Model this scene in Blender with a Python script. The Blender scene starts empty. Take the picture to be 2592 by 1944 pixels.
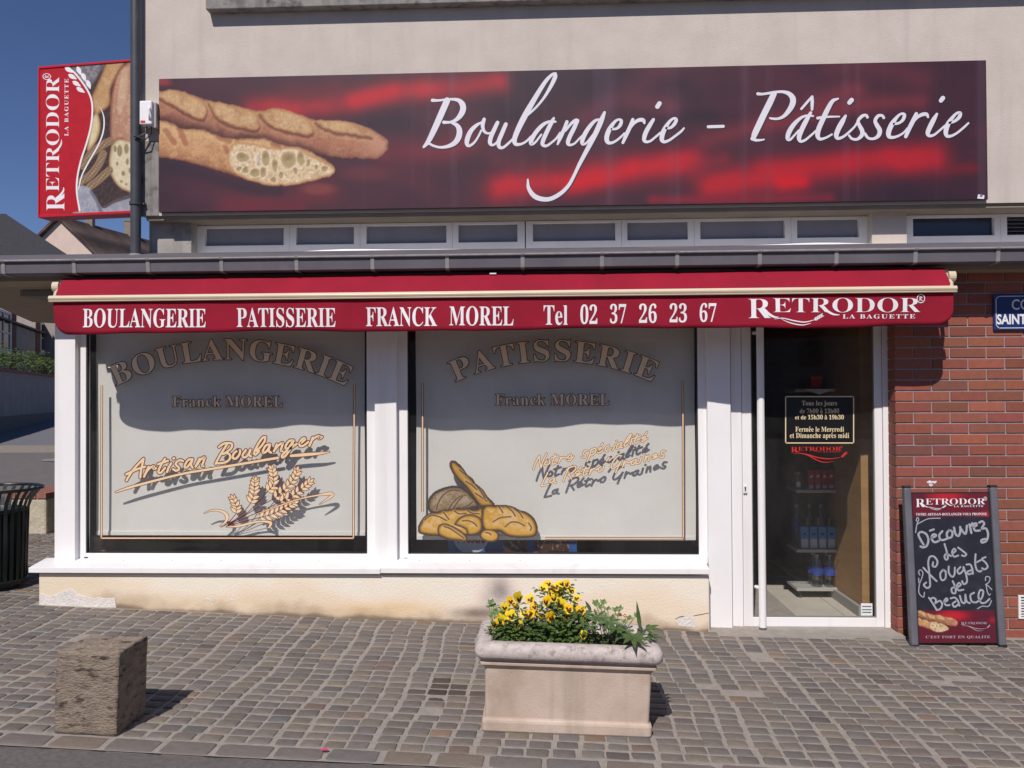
import bpy, bmesh, math, random
import numpy as np
from mathutils import Vector, Matrix

random.seed(7)
rng = np.random.default_rng(11)
scene = bpy.context.scene
col = scene.collection

# ------------------------------------------------------------------ camera
FPX = 2160.0                      # focal length in pixels of the 2592 px wide photograph
CX, CY = 1296.0, 972.0
CAM = np.array([0.0, -6.0, 1.667])
_yaw, _pit, _rol = [math.radians(a) for a in (2.553, 0.757, -0.329)]
FW = np.array([-math.sin(_yaw)*math.cos(_pit), math.cos(_yaw)*math.cos(_pit), math.sin(_pit)])
RT = np.array([math.cos(_yaw), math.sin(_yaw), 0.0])
UP = np.cross(RT, FW)
_c, _s = math.cos(_rol), math.sin(_rol)
RT, UP = _c*RT + _s*UP, -_s*RT + _c*UP
cam_data = bpy.data.cameras.new('camera')
cam_data.sensor_width = 36.0
cam_data.lens = 36.0*FPX/2592.0
cam_data.clip_start = 0.05
cam_data.clip_end = 2000.0
cam = bpy.data.objects.new('camera', cam_data)
cam.matrix_world = Matrix(((RT[0], UP[0], -FW[0], CAM[0]), (RT[1], UP[1], -FW[1], CAM[1]),
                           (RT[2], UP[2], -FW[2], CAM[2]), (0, 0, 0, 1)))
col.objects.link(cam)
scene.camera = cam

# ------------------------------------------------------------------ sky, sun, exposure
SUN_TO = np.array([0.25, 1.0, -1.11]); SUN_TO /= np.linalg.norm(SUN_TO)    # direction the light travels
sun_el = math.asin(-SUN_TO[2])
sun_az = math.atan2(-SUN_TO[0], -SUN_TO[1])       # clockwise from +Y, towards the sun
world = bpy.data.worlds.new('World')
scene.world = world
world.use_nodes = True
wn = world.node_tree
bg = wn.nodes['Background']
sky = wn.nodes.new('ShaderNodeTexSky')
sky.sky_type = 'NISHITA'
sky.sun_disc = False
sky.sun_elevation = sun_el
sky.sun_rotation = sun_az
sky.altitude = 400.0
sky.air_density = 0.8
sky.dust_density = 0.15
sky.ozone_density = 6.0
tnt = wn.nodes.new('ShaderNodeMix'); tnt.data_type = 'RGBA'; tnt.blend_type = 'MULTIPLY'; tnt.inputs['Factor'].default_value = 1.0
tnt.inputs[7].default_value = (1.0, 0.94, 1.05, 1.0)          # the photograph's white balance leans to mauve
wn.links.new(sky.outputs[0], tnt.inputs[6]); wn.links.new(tnt.outputs[2], bg.inputs['Color'])
bg.inputs['Strength'].default_value = 0.072
sun_data = bpy.data.lights.new('sun', 'SUN')
sun_data.energy = 4.3
sun_data.angle = math.radians(0.53)
sun_data.color = (1.0, 0.925, 0.875)
sun = bpy.data.objects.new('sun', sun_data)
sun.rotation_euler = Vector(SUN_TO).to_track_quat('-Z', 'Y').to_euler()
sun.location = (-6, -20, 20)
col.objects.link(sun)
scene.view_settings.view_transform = 'Standard'
scene.view_settings.look = 'None'
scene.view_settings.exposure = 0.0
scene.view_settings.gamma = 1.0
scene.view_settings.use_curve_mapping = False

# ------------------------------------------------------------------ helpers
def ray(px, py): return (px-CX)/FPX*RT - (py-CY)/FPX*UP + FW
def at(px, py, Y):
    d = ray(px, py); return CAM + d*(Y-CAM[1])/d[1]
def atz(px, py, z):
    d = ray(px, py); return CAM + d*(z-CAM[2])/d[2]
def projv(P):
    d = np.asarray(P, float) - CAM
    k = d @ FW
    return CX + FPX*(d @ RT)/k, CY - FPX*(d @ UP)/k
GX = [-60, -8, -3.65, -1.375, 1.085, 2.4, 3.3, 8, 60]
GZ = [.42, .345, .192, .104, .030, .000, -.008, -.03, -.1]
def gz(x): return np.interp(x, GX, GZ)
def atg(px, py):
    z = 0.05
    for _ in range(12):
        p = atz(px, py, z); z = float(gz(p[0]))
    return p
def lin(c):
    c = np.asarray(c, float)
    return np.where(c <= .04045, c/12.92, ((c+.055)/1.055)**2.4)
def rgb(r, g, b): 
    v = lin(np.array([r, g, b])/255.0); return (float(v[0]), float(v[1]), float(v[2]), 1.0)

ORG = {}
def tag(o, label=None, cat=None, group=None, kind=None):
    if label: o['label'] = label
    if cat: o['category'] = cat
    if group: o['group'] = group
    if kind: o['kind'] = kind
    return o
def empty(name, loc, label=None, cat=None, group=None, rot=(0, 0, 0)):
    o = bpy.data.objects.new(name, None)
    o.empty_display_size = 0.1
    o.location = loc; o.rotation_euler = rot
    col.objects.link(o); ORG[o] = np.array(loc, float)
    tag(o, label, cat, group); return o

class MB:
    def __init__(s): s.v = []; s.f = []; s.m = []
    def add(s, vs, fs, mi=0):
        b = len(s.v); s.v += [tuple(map(float, p)) for p in vs]
        s.f += [tuple(i+b for i in f) for f in fs]; s.m += [mi]*len(fs); return s
    def box(s, x0, x1, y0, y1, z0, z1, mi=0):
        return s.add([(x0,y0,z0),(x1,y0,z0),(x1,y1,z0),(x0,y1,z0),(x0,y0,z1),(x1,y0,z1),(x1,y1,z1),(x0,y1,z1)],
              [(0,3,2,1),(4,5,6,7),(0,1,5,4),(1,2,6,5),(2,3,7,6),(3,0,4,7)], mi)
    def quad(s, a, b, c, d, mi=0): return s.add([a,b,c,d], [(0,1,2,3)], mi)
    def poly(s, pts, mi=0): return s.add(pts, [tuple(range(len(pts)))], mi)
    def prism(s, prof, axis, a0, a1, mi=0):
        """closed profile (list of 2d) extruded along axis 'x' (profile = (y,z)) or 'y' (x,z) or 'z' (x,y)"""
        n = len(prof)
        mk = {'x': lambda p, a: (a, p[0], p[1]), 'y': lambda p, a: (p[0], a, p[1]), 'z': lambda p, a: (p[0], p[1], a)}[axis]
        vs = [mk(p, a0) for p in prof] + [mk(p, a1) for p in prof]
        fs = [(i, (i+1) % n, n+(i+1) % n, n+i) for i in range(n)] + [tuple(range(n-1, -1, -1)), tuple(range(n, 2*n))]
        return s.add(vs, fs, mi)
    def tube(s, pts, r, seg=10, mi=0, caps=True):
        pts = [np.array(p, float) for p in pts]; n = len(pts)
        rr = r if hasattr(r, '__len__') else [r]*n
        vs = []
        up = np.array([0, 0, 1.0])
        for i, p in enumerate(pts):
            t = pts[min(i+1, n-1)] - pts[max(i-1, 0)]; t = t/ (np.linalg.norm(t)+1e-12)
            a = np.cross(t, up)
            if np.linalg.norm(a) < 1e-3: a = np.cross(t, np.array([0, 1.0, 0]))
            a /= np.linalg.norm(a); b = np.cross(a, t)
            for k in range(seg):
                th = 2*math.pi*k/seg
                vs.append(p + rr[i]*(math.cos(th)*a + math.sin(th)*b))
        fs = []
        for i in range(n-1):
            for k in range(seg):
                fs.append((i*seg+k, i*seg+(k+1) % seg, (i+1)*seg+(k+1) % seg, (i+1)*seg+k))
        s.add(vs, fs, mi)
        if caps: s.add(vs[:seg], [tuple(range(seg-1, -1, -1))], mi); s.add(vs[-seg:], [tuple(range(seg))], mi)
        return s
    def lathe(s, prof, c, seg=20, mi=0):
        """prof list of (r,z) around vertical axis at c"""
        n = len(prof); vs = []
        for (r, z) in prof:
            for k in range(seg):
                th = 2*math.pi*k/seg
                vs.append((c[0]+r*math.cos(th), c[1]+r*math.sin(th), c[2]+z))
        fs = [(i*seg+k, i*seg+(k+1) % seg, (i+1)*seg+(k+1) % seg, (i+1)*seg+k) for i in range(n-1) for k in range(seg)]
        s.add(vs, fs, mi); s.add(vs[:seg], [tuple(range(seg-1, -1, -1))], mi); s.add(vs[-seg:], [tuple(range(seg))], mi)
        return s
    def build(s, name, mats, parent=None, local=False, smooth=False, bevel=0.0, bseg=2, fix=True):
        me = bpy.data.meshes.new(name)
        v = np.array(s.v, float)
        if parent is not None and not local: v = v - ORG[parent]
        me.from_pydata([tuple(p) for p in v], [], s.f)
        if not isinstance(mats, (list, tuple)): mats = [mats]
        for m in mats: me.materials.append(m)
        if len(mats) > 1: me.polygons.foreach_set('material_index', s.m)
        if fix:
            bm = bmesh.new(); bm.from_mesh(me)
            bmesh.ops.recalc_face_normals(bm, faces=bm.faces); bm.to_mesh(me); bm.free()
        if smooth: me.polygons.foreach_set('use_smooth', [True]*len(me.polygons))
        me.update()
        o = bpy.data.objects.new(name, me); col.objects.link(o)
        if parent is not None: o.parent = parent; ORG[o] = ORG[parent]
        else: ORG[o] = np.zeros(3)
        if bevel:
            b = o.modifiers.new('bevel', 'BEVEL'); b.width = bevel; b.segments = bseg; b.limit_method = 'ANGLE'; b.angle_limit = math.radians(40)
        return o

# ------------------------------------------------------------------ materials
MATS = {}
def mat(name, c1, c2=None, rough=0.7, scale=8.0, detail=6.0, bump=0.0, bscale=None, bdist=0.01, metal=0.0, spec=0.5,
        stain=None, stain_scale=1.2, stain_lo=0.55, stain_hi=0.75, streak=None, objcol=False, attr=None, stretch=(1,1,1), coat=0.0, c_lo=0.35, c_hi=0.65, subsurf=0):
    if name in MATS: return MATS[name]
    m = bpy.data.materials.new(name); m.use_nodes = True
    nt = m.node_tree; N = nt.nodes; L = nt.links
    p = N['Principled BSDF']
    p.inputs['Roughness'].default_value = rough
    p.inputs['Metallic'].default_value = metal
    p.inputs['Specular IOR Level'].default_value = spec
    if coat: p.inputs['Coat Weight'].default_value = coat
    geo = N.new('ShaderNodeNewGeometry')
    mp = N.new('ShaderNodeMapping'); mp.inputs['Scale'].default_value = stretch
    L.new(geo.outputs['Position'], mp.inputs['Vector'])
    def noise(sc, dt=6.0, ro=0.6):
        n = N.new('ShaderNodeTexNoise'); n.inputs['Scale'].default_value = sc; n.inputs['Detail'].default_value = dt
        n.inputs['Roughness'].default_value = ro; L.new(mp.outputs[0], n.inputs['Vector']); return n
    def ramp(src, lo, hi):
        r = N.new('ShaderNodeMapRange'); r.inputs['From Min'].default_value = lo; r.inputs['From Max'].default_value = hi
        L.new(src, r.inputs['Value']); return r.outputs[0]
    def mix(fac, a, b, mode='MIX'):
        x = N.new('ShaderNodeMix'); x.data_type = 'RGBA'; x.blend_type = mode
        if hasattr(fac, 'links') or hasattr(fac, 'is_linked'): L.new(fac, x.inputs['Factor'])
        else: x.inputs['Factor'].default_value = fac
        for sock, val in ((x.inputs[6], a), (x.inputs[7], b)):
            if isinstance(val, tuple): sock.default_value = val
            else: L.new(val, sock)
        return x.outputs[2]
    c2 = c2 or c1
    if objcol:
        oi = N.new('ShaderNodeObjectInfo'); base = oi.outputs['Color']
        nn = noise(scale, detail)
        base = mix(0.55, base, mix(ramp(nn.outputs[0], c_lo, c_hi), c1, c2), 'MULTIPLY')
    elif attr:
        at_ = N.new('ShaderNodeAttribute'); at_.attribute_name = attr; base = at_.outputs['Color']
        if c1 is not None:
            nn = noise(scale, detail)
            base = mix(0.55, base, mix(ramp(nn.outputs[0], c_lo, c_hi), c1, c2), 'MULTIPLY')
    else:
        nn = noise(scale, detail)
        base = mix(ramp(nn.outputs[0], c_lo, c_hi), c1, c2)
    if stain:
        ns = noise(stain_scale, 5.0, 0.65)
        base = mix(ramp(ns.outputs[0], stain_lo, stain_hi), base, stain)
    if streak:
        mp2 = N.new('ShaderNodeMapping'); mp2.inputs['Scale'].default_value = (9, 9, 0.5)
        L.new(geo.outputs['Position'], mp2.inputs['Vector'])
        n2 = N.new('ShaderNodeTexNoise'); n2.inputs['Scale'].default_value = 1.0; n2.inputs['Detail'].default_value = 5
        L.new(mp2.outputs[0], n2.inputs['Vector'])
        base = mix(ramp(n2.outputs[0], 0.56, 0.8), base, streak)
    L.new(base, p.inputs['Base Color'])
    if bump:
        nb = noise(bscale or scale*3, 8.0, 0.65)
        bn = N.new('ShaderNodeBump'); bn.inputs['Strength'].default_value = bump; bn.inputs['Distance'].default_value = bdist
        L.new(nb.outputs[0], bn.inputs['Height']); L.new(bn.outputs[0], p.inputs['Normal'])
    MATS[name] = m
    return m

def glass_mat(name, tint=(0.93, 0.96, 0.95, 1), rough=0.0, boost=1.6, dust=0.0):
    if name in MATS: return MATS[name]
    m = bpy.data.materials.new(name); m.use_nodes = True
    nt = m.node_tree; N = nt.nodes; L = nt.links; N.remove(N['Principled BSDF'])
    out = N['Material Output']
    tr = N.new('ShaderNodeBsdfTransparent'); tr.inputs[0].default_value = tint
    gl = N.new('ShaderNodeBsdfGlossy'); gl.inputs['Roughness'].default_value = rough
    fr = N.new('ShaderNodeFresnel')
    ge = N.new('ShaderNodeNewGeometry'); io = N.new('ShaderNodeMapRange'); io.inputs['To Min'].default_value = 1.5; io.inputs['To Max'].default_value = 1/1.5
    L.new(ge.outputs['Backfacing'], io.inputs['Value']); L.new(io.outputs[0], fr.inputs['IOR'])      # a thin pane reflects alike from both sides
    mu = N.new('ShaderNodeMath'); mu.operation = 'MULTIPLY'; mu.inputs[1].default_value = boost; mu.use_clamp = True
    mx = N.new('ShaderNodeMixShader')
    L.new(fr.outputs[0], mu.inputs[0]); L.new(mu.outputs[0], mx.inputs[0]); L.new(tr.outputs[0], mx.inputs[1]); L.new(gl.outputs[0], mx.inputs[2])
    if dust:
        df = N.new('ShaderNodeBsdfDiffuse'); df.inputs['Color'].default_value = (.75, .74, .72, 1)
        mpv = N.new('ShaderNodeMapping'); mpv.inputs['Scale'].default_value = (3.0, 1, 1.2); L.new(ge.outputs['Position'], mpv.inputs['Vector'])
        nz = N.new('ShaderNodeTexNoise'); nz.inputs['Scale'].default_value = 1.6; nz.inputs['Detail'].default_value = 9; nz.inputs['Roughness'].default_value = .7; L.new(mpv.outputs[0], nz.inputs['Vector'])
        mr = N.new('ShaderNodeMapRange'); mr.inputs['From Min'].default_value = .35; mr.inputs['From Max'].default_value = .8; mr.inputs['To Min'].default_value = dust*.4; mr.inputs['To Max'].default_value = dust*2.2; L.new(nz.outputs[0], mr.inputs['Value'])
        m2 = N.new('ShaderNodeMixShader'); L.new(mr.outputs[0], m2.inputs[0]); L.new(mx.outputs[0], m2.inputs[1]); L.new(df.outputs[0], m2.inputs[2]); mx = m2
    L.new(mx.outputs[0], out.inputs['Surface']); MATS[name] = m; return m

def leaf_mat(name, c1, c2):
    m = mat(name, c1, c2, rough=0.45, scale=60, spec=0.4)
    nt = m.node_tree; p = nt.nodes['Principled BSDF']; out = nt.nodes['Material Output']
    tl = nt.nodes.new('ShaderNodeBsdfTranslucent'); mx = nt.nodes.new('ShaderNodeMixShader'); mx.inputs[0].default_value = 0.25
    nt.links.new(p.inputs['Base Color'].links[0].from_socket, tl.inputs[0])
    nt.links.new(p.outputs[0], mx.inputs[1]); nt.links.new(tl.outputs[0], mx.inputs[2]); nt.links.new(mx.outputs[0], out.inputs['Surface'])
    return m

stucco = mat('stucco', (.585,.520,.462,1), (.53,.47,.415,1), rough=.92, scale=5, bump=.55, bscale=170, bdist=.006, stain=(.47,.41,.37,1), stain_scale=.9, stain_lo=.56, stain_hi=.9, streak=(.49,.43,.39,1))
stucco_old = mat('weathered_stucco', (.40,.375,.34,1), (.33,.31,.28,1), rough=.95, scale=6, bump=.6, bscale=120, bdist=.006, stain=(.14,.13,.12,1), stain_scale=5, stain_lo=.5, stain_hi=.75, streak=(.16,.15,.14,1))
concrete_dirty = mat('dirty_concrete', (.30,.28,.26,1), (.22,.21,.20,1), rough=.95, scale=9, bump=.5, bscale=90, bdist=.006, stain=(.07,.065,.06,1), stain_scale=7, stain_lo=.52, stain_hi=.7, streak=(.08,.075,.07,1))
plinth_m = mat('painted_render', (.70,.60,.475,1), (.63,.52,.39,1), rough=.9, scale=3.5, bump=.45, bscale=110, bdist=.006, stain=(.74,.68,.61,1), stain_scale=1.6, stain_lo=.45, stain_hi=.65)
patch_m = mat('bare_patch', (.80,.76,.71,1), (.70,.66,.61,1), rough=.95, scale=30, bump=.9, bscale=60, bdist=.012)
white_pvc = mat('white_lacquer', (.84,.83,.82,1), (.81,.80,.79,1), rough=.35, scale=4, spec=.45, streak=(.70,.69,.67,1))
white_pvc2 = mat('white_plastic', (.80,.79,.78,1), (.74,.73,.71,1), rough=.45, scale=3)
seal = mat('rubber_seal', (.012,.012,.013,1), rough=.6)
glass = glass_mat('window_glass', dust=.016)
glass_door = glass_mat('door_glass', (.93,.95,.94,1), 0.0, 1.2, dust=.014)
blind_m = mat('roller_blind_fabric', (.72,.675,.635,1), (.68,.635,.60,1), rough=.95, scale=3, bump=.15, bscale=500, bdist=.002, stain=(.66,.60,.54,1), stain_scale=2.5, stain_lo=.62, stain_hi=.8)
zinc = mat('zinc', (.135,.125,.145,1), (.105,.098,.115,1), rough=.75, scale=2.5, metal=0.0, spec=.25, bump=.1, bscale=40, stain=(.18,.17,.19,1), stain_scale=3, stain_lo=.58, stain_hi=.8)
zinc_l = mat('zinc_bracket', (.26,.25,.25,1), (.20,.195,.195,1), rough=.7, scale=20)
pipe_m = mat('grey_pipe', (.062,.066,.076,1), (.05,.053,.062,1), rough=.45, scale=7, stain=(.11,.115,.13,1), stain_scale=12, stain_lo=.62, stain_hi=.8)
soffit_m = mat('brown_soffit', (.30,.245,.185,1), (.25,.205,.155,1), rough=.9, scale=4)
awning_m = mat('red_canvas', (.30,.0105,.030,1), (.255,.009,.026,1), rough=.85, scale=4, bump=.25, bscale=600, bdist=.001, stain=(.225,.010,.025,1), stain_scale=1.6, stain_lo=.5, stain_hi=.8, spec=.2)
cream_metal = mat('cream_metal', (.66,.57,.42,1), (.62,.53,.39,1), rough=.3, scale=3)
white_ink = mat('white_lettering', (.80,.79,.80,1), (.74,.73,.74,1), rough=.6, scale=12)
banner_white = mat('banner_lettering', (.72,.70,.76,1), (.68,.66,.72,1), rough=.5, scale=6)
black_ink = mat('dark_shadow_print', (.014,.012,.018,1), rough=.5)
tan_ink = mat('tan_vinyl', (.80,.60,.36,1), (.76,.56,.33,1), rough=.5, scale=20)
tan_dark = mat('bronze_vinyl', (.84,.66,.45,1), (.80,.63,.43,1), rough=.5, scale=20)
maroon_ink = mat('maroon_vinyl', (.125,.022,.015,1), rough=.5)
gold_ink = mat('gold_vinyl', (.80,.66,.40,1), (.74,.60,.36,1), rough=.5, scale=20)
red_ink = mat('red_vinyl', (.62,.03,.025,1), rough=.45)
black_panel = mat('black_vinyl', (.006,.006,.007,1), rough=.35)
brick_m = mat('brick', (.95,.93,.92,1), (.62,.58,.57,1), rough=.85, scale=25, bump=.5, bscale=140, bdist=.003, objcol=True, c_lo=.3, c_hi=.7)
mortar_m = mat('brick_mortar', (.37,.315,.315,1), (.29,.245,.25,1), rough=.95, scale=18, bump=.5, bscale=130, bdist=.004)
cob_kw = dict(rough=.8, scale=38, bump=.55, bscale=130, bdist=.004, c_lo=.3, c_hi=.7, spec=.3)
cob_obj = mat('cobble_stone', (1,1,1,1), (.66,.65,.64,1), objcol=True, **cob_kw)
cob_att = mat('cobble_stone_far', (1,1,1,1), (.66,.65,.64,1), attr='tint', **cob_kw)
joint_m = mat('sandy_joint', (.37,.33,.29,1), (.29,.26,.228,1), rough=.97, scale=28, bump=.9, bscale=220, bdist=.006, stain=(.27,.245,.215,1), stain_scale=2.2)
asphalt = mat('asphalt', (.165,.150,.142,1), (.115,.105,.100,1), rough=.9, scale=45, bump=.9, bscale=260, bdist=.006, stain=(.15,.135,.125,1), stain_scale=3)
print_m = mat('printed_panel', None, attr='ink', rough=.42, spec=.4)
print_matt = mat('printed_board', None, attr='ink', rough=.5, spec=.4)

# ------------------------------------------------------------------ lettering helpers
def serif(s):
    o = ''
    for ch in s:
        if 'A' <= ch <= 'Z': o += chr(0x1D400+ord(ch)-65)
        elif 'a' <= ch <= 'z': o += chr(0x1D41A+ord(ch)-97)
        elif '0' <= ch <= '9': o += chr(0x1D7CE+ord(ch)-48)
        else: o += ch
    return o
def text_data(s, off=0.0, res=3, space=1.0):
    c = bpy.data.curves.new('t', 'FONT'); c.body = s; c.resolution_u = res; c.offset = off; c.space_character = space
    o = bpy.data.objects.new('t', c)
    me = o.to_mesh()
    v = np.zeros(len(me.vertices)*3); me.vertices.foreach_get('co', v); v = v.reshape(-1, 3)[:, :2].copy()
    f = [tuple(p.vertices) for p in me.polygons]
    o.to_mesh_clear(); bpy.data.objects.remove(o); bpy.data.curves.remove(c)
    return v, f
def text_fit(s, off=0.0, bold=True, **k):
    """vertices normalised so that the plain text's bounding box is the unit square"""
    t = serif(s) if bold else s
    v0, f0 = text_data(t, 0.0, **k)
    lo, hi = v0.min(0), v0.max(0)
    v, f = (v0, f0) if off == 0 else text_data(t, off, **k)
    return (v-lo)/(hi-lo), f
def flat_text(name, s, P, rect, m, parent, lift=0.001, off=0.0, local=False, **k):
    """P(u,v,lift)->3d; rect=(u0,u1,v0,v1) where v is up"""
    v, f = text_fit(s, off, **k)
    u0, u1, v0, v1 = rect
    mb = MB(); mb.add([P(u0+a*(u1-u0), v0+b*(v1-v0), lift) for a, b in v], f)
    return mb.build(name, m, parent, local=local, fix=False)
def edge_ribbons(mb, q, faces, P, lift, w):
    """outline of a flat letter: a thin strip along every boundary edge (q = 2d points in flat space)"""
    cnt = {}
    for f in faces:
        for a, b in zip(f, f[1:]+f[:1]): k = (min(a, b), max(a, b)); cnt[k] = cnt.get(k, 0)+1
    for (a, b), c_ in cnt.items():
        if c_ != 1: continue
        p0, p1 = np.array(q[a]), np.array(q[b]); d = p1-p0; L_ = np.linalg.norm(d)
        if L_ < 1e-9: continue
        d /= L_; n_ = np.array([-d[1], d[0]])*w; e = d*w*.8
        mb.add([P(*(p0-e+n_), lift), P(*(p1+e+n_), lift), P(*(p1+e-n_), lift), P(*(p0-e-n_), lift)], [(0, 1, 2, 3)])
def catmull(pts, n=6):
    pts = np.array(pts, float)
    if len(pts) < 3:
        t = np.linspace(0, 1, n+1)[:, None]; return pts[0]*(1-t) + pts[-1]*t
    P = np.vstack([2*pts[0]-pts[1], pts, 2*pts[-1]-pts[-2]]); out = []
    for i in range(1, len(P)-2):
        for t in np.linspace(0, 1, n, endpoint=False):
            a, b, c, d = P[i-1], P[i], P[i+1], P[i+2]
            out.append(.5*((2*b)+(-a+c)*t+(2*a-5*b+4*c-d)*t*t+(-a+3*b-3*c+d)*t**3))
    out.append(P[-2]); return np.array(out)
def ribbon(mb, pts, P, lift, w=None, grow=0.0, n=5, mi=0, cap=True):
    """brush stroke: pts (x,y[,width]) in a flat space, P(x,y,lift)->3d"""
    pts = [tuple(p) if len(p) == 3 else (p[0], p[1], w) for p in pts]
    if len(pts) == 1: x, y, ww = pts[0]; pts = [(x-.5, y, ww), (x+.5, y, ww)]
    q = catmull(pts, n); c = q[:, :2]; hw = np.maximum(q[:, 2], 1e-5)*.5 + grow
    t = np.gradient(c, axis=0); t /= (np.linalg.norm(t, axis=1)[:, None]+1e-9)
    nn = np.stack([-t[:, 1], t[:, 0]], 1)
    Lf = c + nn*hw[:, None]; Rg = c - nn*hw[:, None]; m = len(c)
    vs = [P(x, y, lift) for x, y in Lf] + [P(x, y, lift) for x, y in Rg]
    fs = [(i, i+1, m+i+1, m+i) for i in range(m-1)]
    mb.add(vs, fs, mi)
    if cap:
        for (p0, tt, nv, h, flip) in ((c[0], -t[0], nn[0], hw[0], 0), (c[-1], t[-1], nn[-1], hw[-1], 1)):
            a = [p0 + h*(math.cos(th)*nv + math.sin(th)*tt) for th in np.linspace(0, math.pi, 7)]
            mb.add([P(x, y, lift) for x, y in a], [tuple(range(7))], mi)
def plane_px(Y):      # P for strokes drawn in photograph pixels on the plane y = Y
    def P(x, y, lift): 
        p = at(x, y, Y); return (p[0], Y-lift, p[2])
    return P
def zoomT(ox, oy, sc):  # strokes given in an enlarged crop -> photograph pixels
    return lambda strokes: [[(ox+p[0]*sc, oy+p[1]*sc) + ((p[2]*sc,) if len(p) > 2 else ()) for p in s] for s in strokes]

# ------------------------------------------------------------------ print painting on vertex grids
def vnoise(X, Y, sc, seed=0, octv=4):
    out = 0; amp = 1; tot = 0
    for o in range(octv):
        r = np.random.default_rng(seed*31+o); T = r.random((64, 64))
        x = X*sc*2**o; y = Y*sc*2**o
        xi = np.floor(x).astype(int); yi = np.floor(y).astype(int); fx = x-xi; fy = y-yi
        fx = fx*fx*(3-2*fx); fy = fy*fy*(3-2*fy)
        g = lambda a, b: T[a % 64, b % 64]
        n = (g(xi, yi)*(1-fx)+g(xi+1, yi)*fx)*(1-fy)+(g(xi, yi+1)*(1-fx)+g(xi+1, yi+1)*fx)*fy
        out = out+n*amp; tot += amp; amp *= .5
    return out/tot
def seg_dist(X, Y, pts, closed=False):
    d = np.full(X.shape, 1e9); pts = list(pts)
    if closed: pts = pts+[pts[0]]
    for (x0, y0), (x1, y1) in zip(pts[:-1], pts[1:]):
        dx, dy = x1-x0, y1-y0; L2 = dx*dx+dy*dy+1e-9
        t = np.clip(((X-x0)*dx+(Y-y0)*dy)/L2, 0, 1)
        d = np.minimum(d, np.hypot(X-x0-t*dx, Y-y0-t*dy))
    return d
def poly_sd(X, Y, pts, smooth=True):
    """signed distance, positive inside"""
    if smooth:
        p = np.array(pts, float); q = catmull(np.vstack([p, p[:1]]), 4)[:-1]; pts = [tuple(a) for a in q]
    d = seg_dist(X, Y, pts, True); ins = np.zeros(X.shape, bool); n = len(pts)
    for i in range(n):
        x0, y0 = pts[i]; x1, y1 = pts[(i+1) % n]
        c = ((y0 > Y) != (y1 > Y)); 
        with np.errstate(divide='ignore', invalid='ignore'): ins ^= c & (X < (x1-x0)*(Y-y0)/(y1-y0+1e-12)+x0)
    return np.where(ins, d, -d)
def sst(x, a, b):
    t = np.clip((x-a)/(b-a), 0, 1); return t*t*(3-2*t)
def blend(C, m, c):
    m = np.clip(m, 0, 1)[..., None]; c = np.asarray(c, float)
    if c.ndim == 1: c = c/255.0
    return C*(1-m)+c*m
def print_grid(name, P, u0, u1, v0, v1, step, fn, m, parent, local=False, lift=0.0, keep=None):
    nu = max(2, int(round(abs(u1-u0)/step))+1); nv = max(2, int(round(abs(v1-v0)/step))+1)
    U, V = np.meshgrid(np.linspace(u0, u1, nu), np.linspace(v0, v1, nv))
    C = fn(U, V); C = np.clip(C, 0, 1)
    pts = np.array([P(a, b, lift) for a, b in zip(U.ravel(), V.ravel())])
    if parent is not None and not local: pts = pts - ORG[parent]
    idx = np.arange(nu*nv).reshape(nv, nu)
    F = np.stack([idx[:-1, :-1], idx[:-1, 1:], idx[1:, 1:], idx[1:, :-1]], -1).reshape(-1, 4)
    if keep is not None:
        K = keep(U, V).ravel(); F = F[K[F].any(1)]
    me = bpy.data.meshes.new(name)
    me.vertices.add(len(pts)); me.vertices.foreach_set('co', pts.ravel())
    me.loops.add(F.size); me.loops.foreach_set('vertex_index', F.ravel().astype(np.int32))
    me.polygons.add(len(F)); me.polygons.foreach_set('loop_start', np.arange(0, F.size, 4, dtype=np.int32)); me.polygons.foreach_set('loop_total', np.full(len(F), 4, np.int32))
    me.update(calc_edges=True)
    a = me.color_attributes.new('ink', 'FLOAT_COLOR', 'POINT')
    rgba = np.ones((nu*nv, 4)); rgba[:, :3] = lin(C.reshape(-1, 3))*.80; a.data.foreach_set('color', rgba.ravel())
    me.materials.append(m); me.validate()
    o = bpy.data.objects.new(name, me); col.objects.link(o)
    if parent is not None: o.parent = parent; ORG[o] = ORG[parent]
    else: ORG[o] = np.zeros(3)
    return o

# ================================================================== SETTING: ground
def sheet(name, xs, ys, zf, m, kind='structure'):
    vs = [(x, y, zf(x, y)) for y in ys for x in xs]; n = len(xs)
    fs = [(j*n+i, j*n+i+1, (j+1)*n+i+1, (j+1)*n+i) for j in range(len(ys)-1) for i in range(n-1)]
    mb = MB(); mb.add(vs, fs); o = mb.build(name, m, fix=False); tag(o, kind=kind); return o
KERB_Y = -2.335
def farz(x, y):            # the street climbs gently away behind the shop's left corner
    b = float(gz(x)); k = min(max((y-3.2)/6.0, 0), 1); return b + k*max(0.0, (y-3.2))*0.022
XS = sorted(set([-200, -100, -60, -30, -15] + [round(-8+i*.5, 3) for i in range(33)] + [15, 30, 60, 100, 200]))
road = sheet('road', XS, [-200, -60, -20, -10, -6, -4, -3, KERB_Y, KERB_Y+.2], lambda x, y: float(gz(x))-.0095, asphalt)
tag(road, 'grey asphalt road along the front edge of the cobbles', 'road')
pavement = sheet('pavement', [x for x in XS if -15 <= x <= 15], [KERB_Y, -2, -1.5, -1, -.5, 0, .5, 1, 2, 3.2], lambda x, y: float(gz(x))-.0012, joint_m)
tag(pavement, 'cobbled pavement of small grey setts in front of the bakery', 'pavement')
MB_ = MB()

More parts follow.
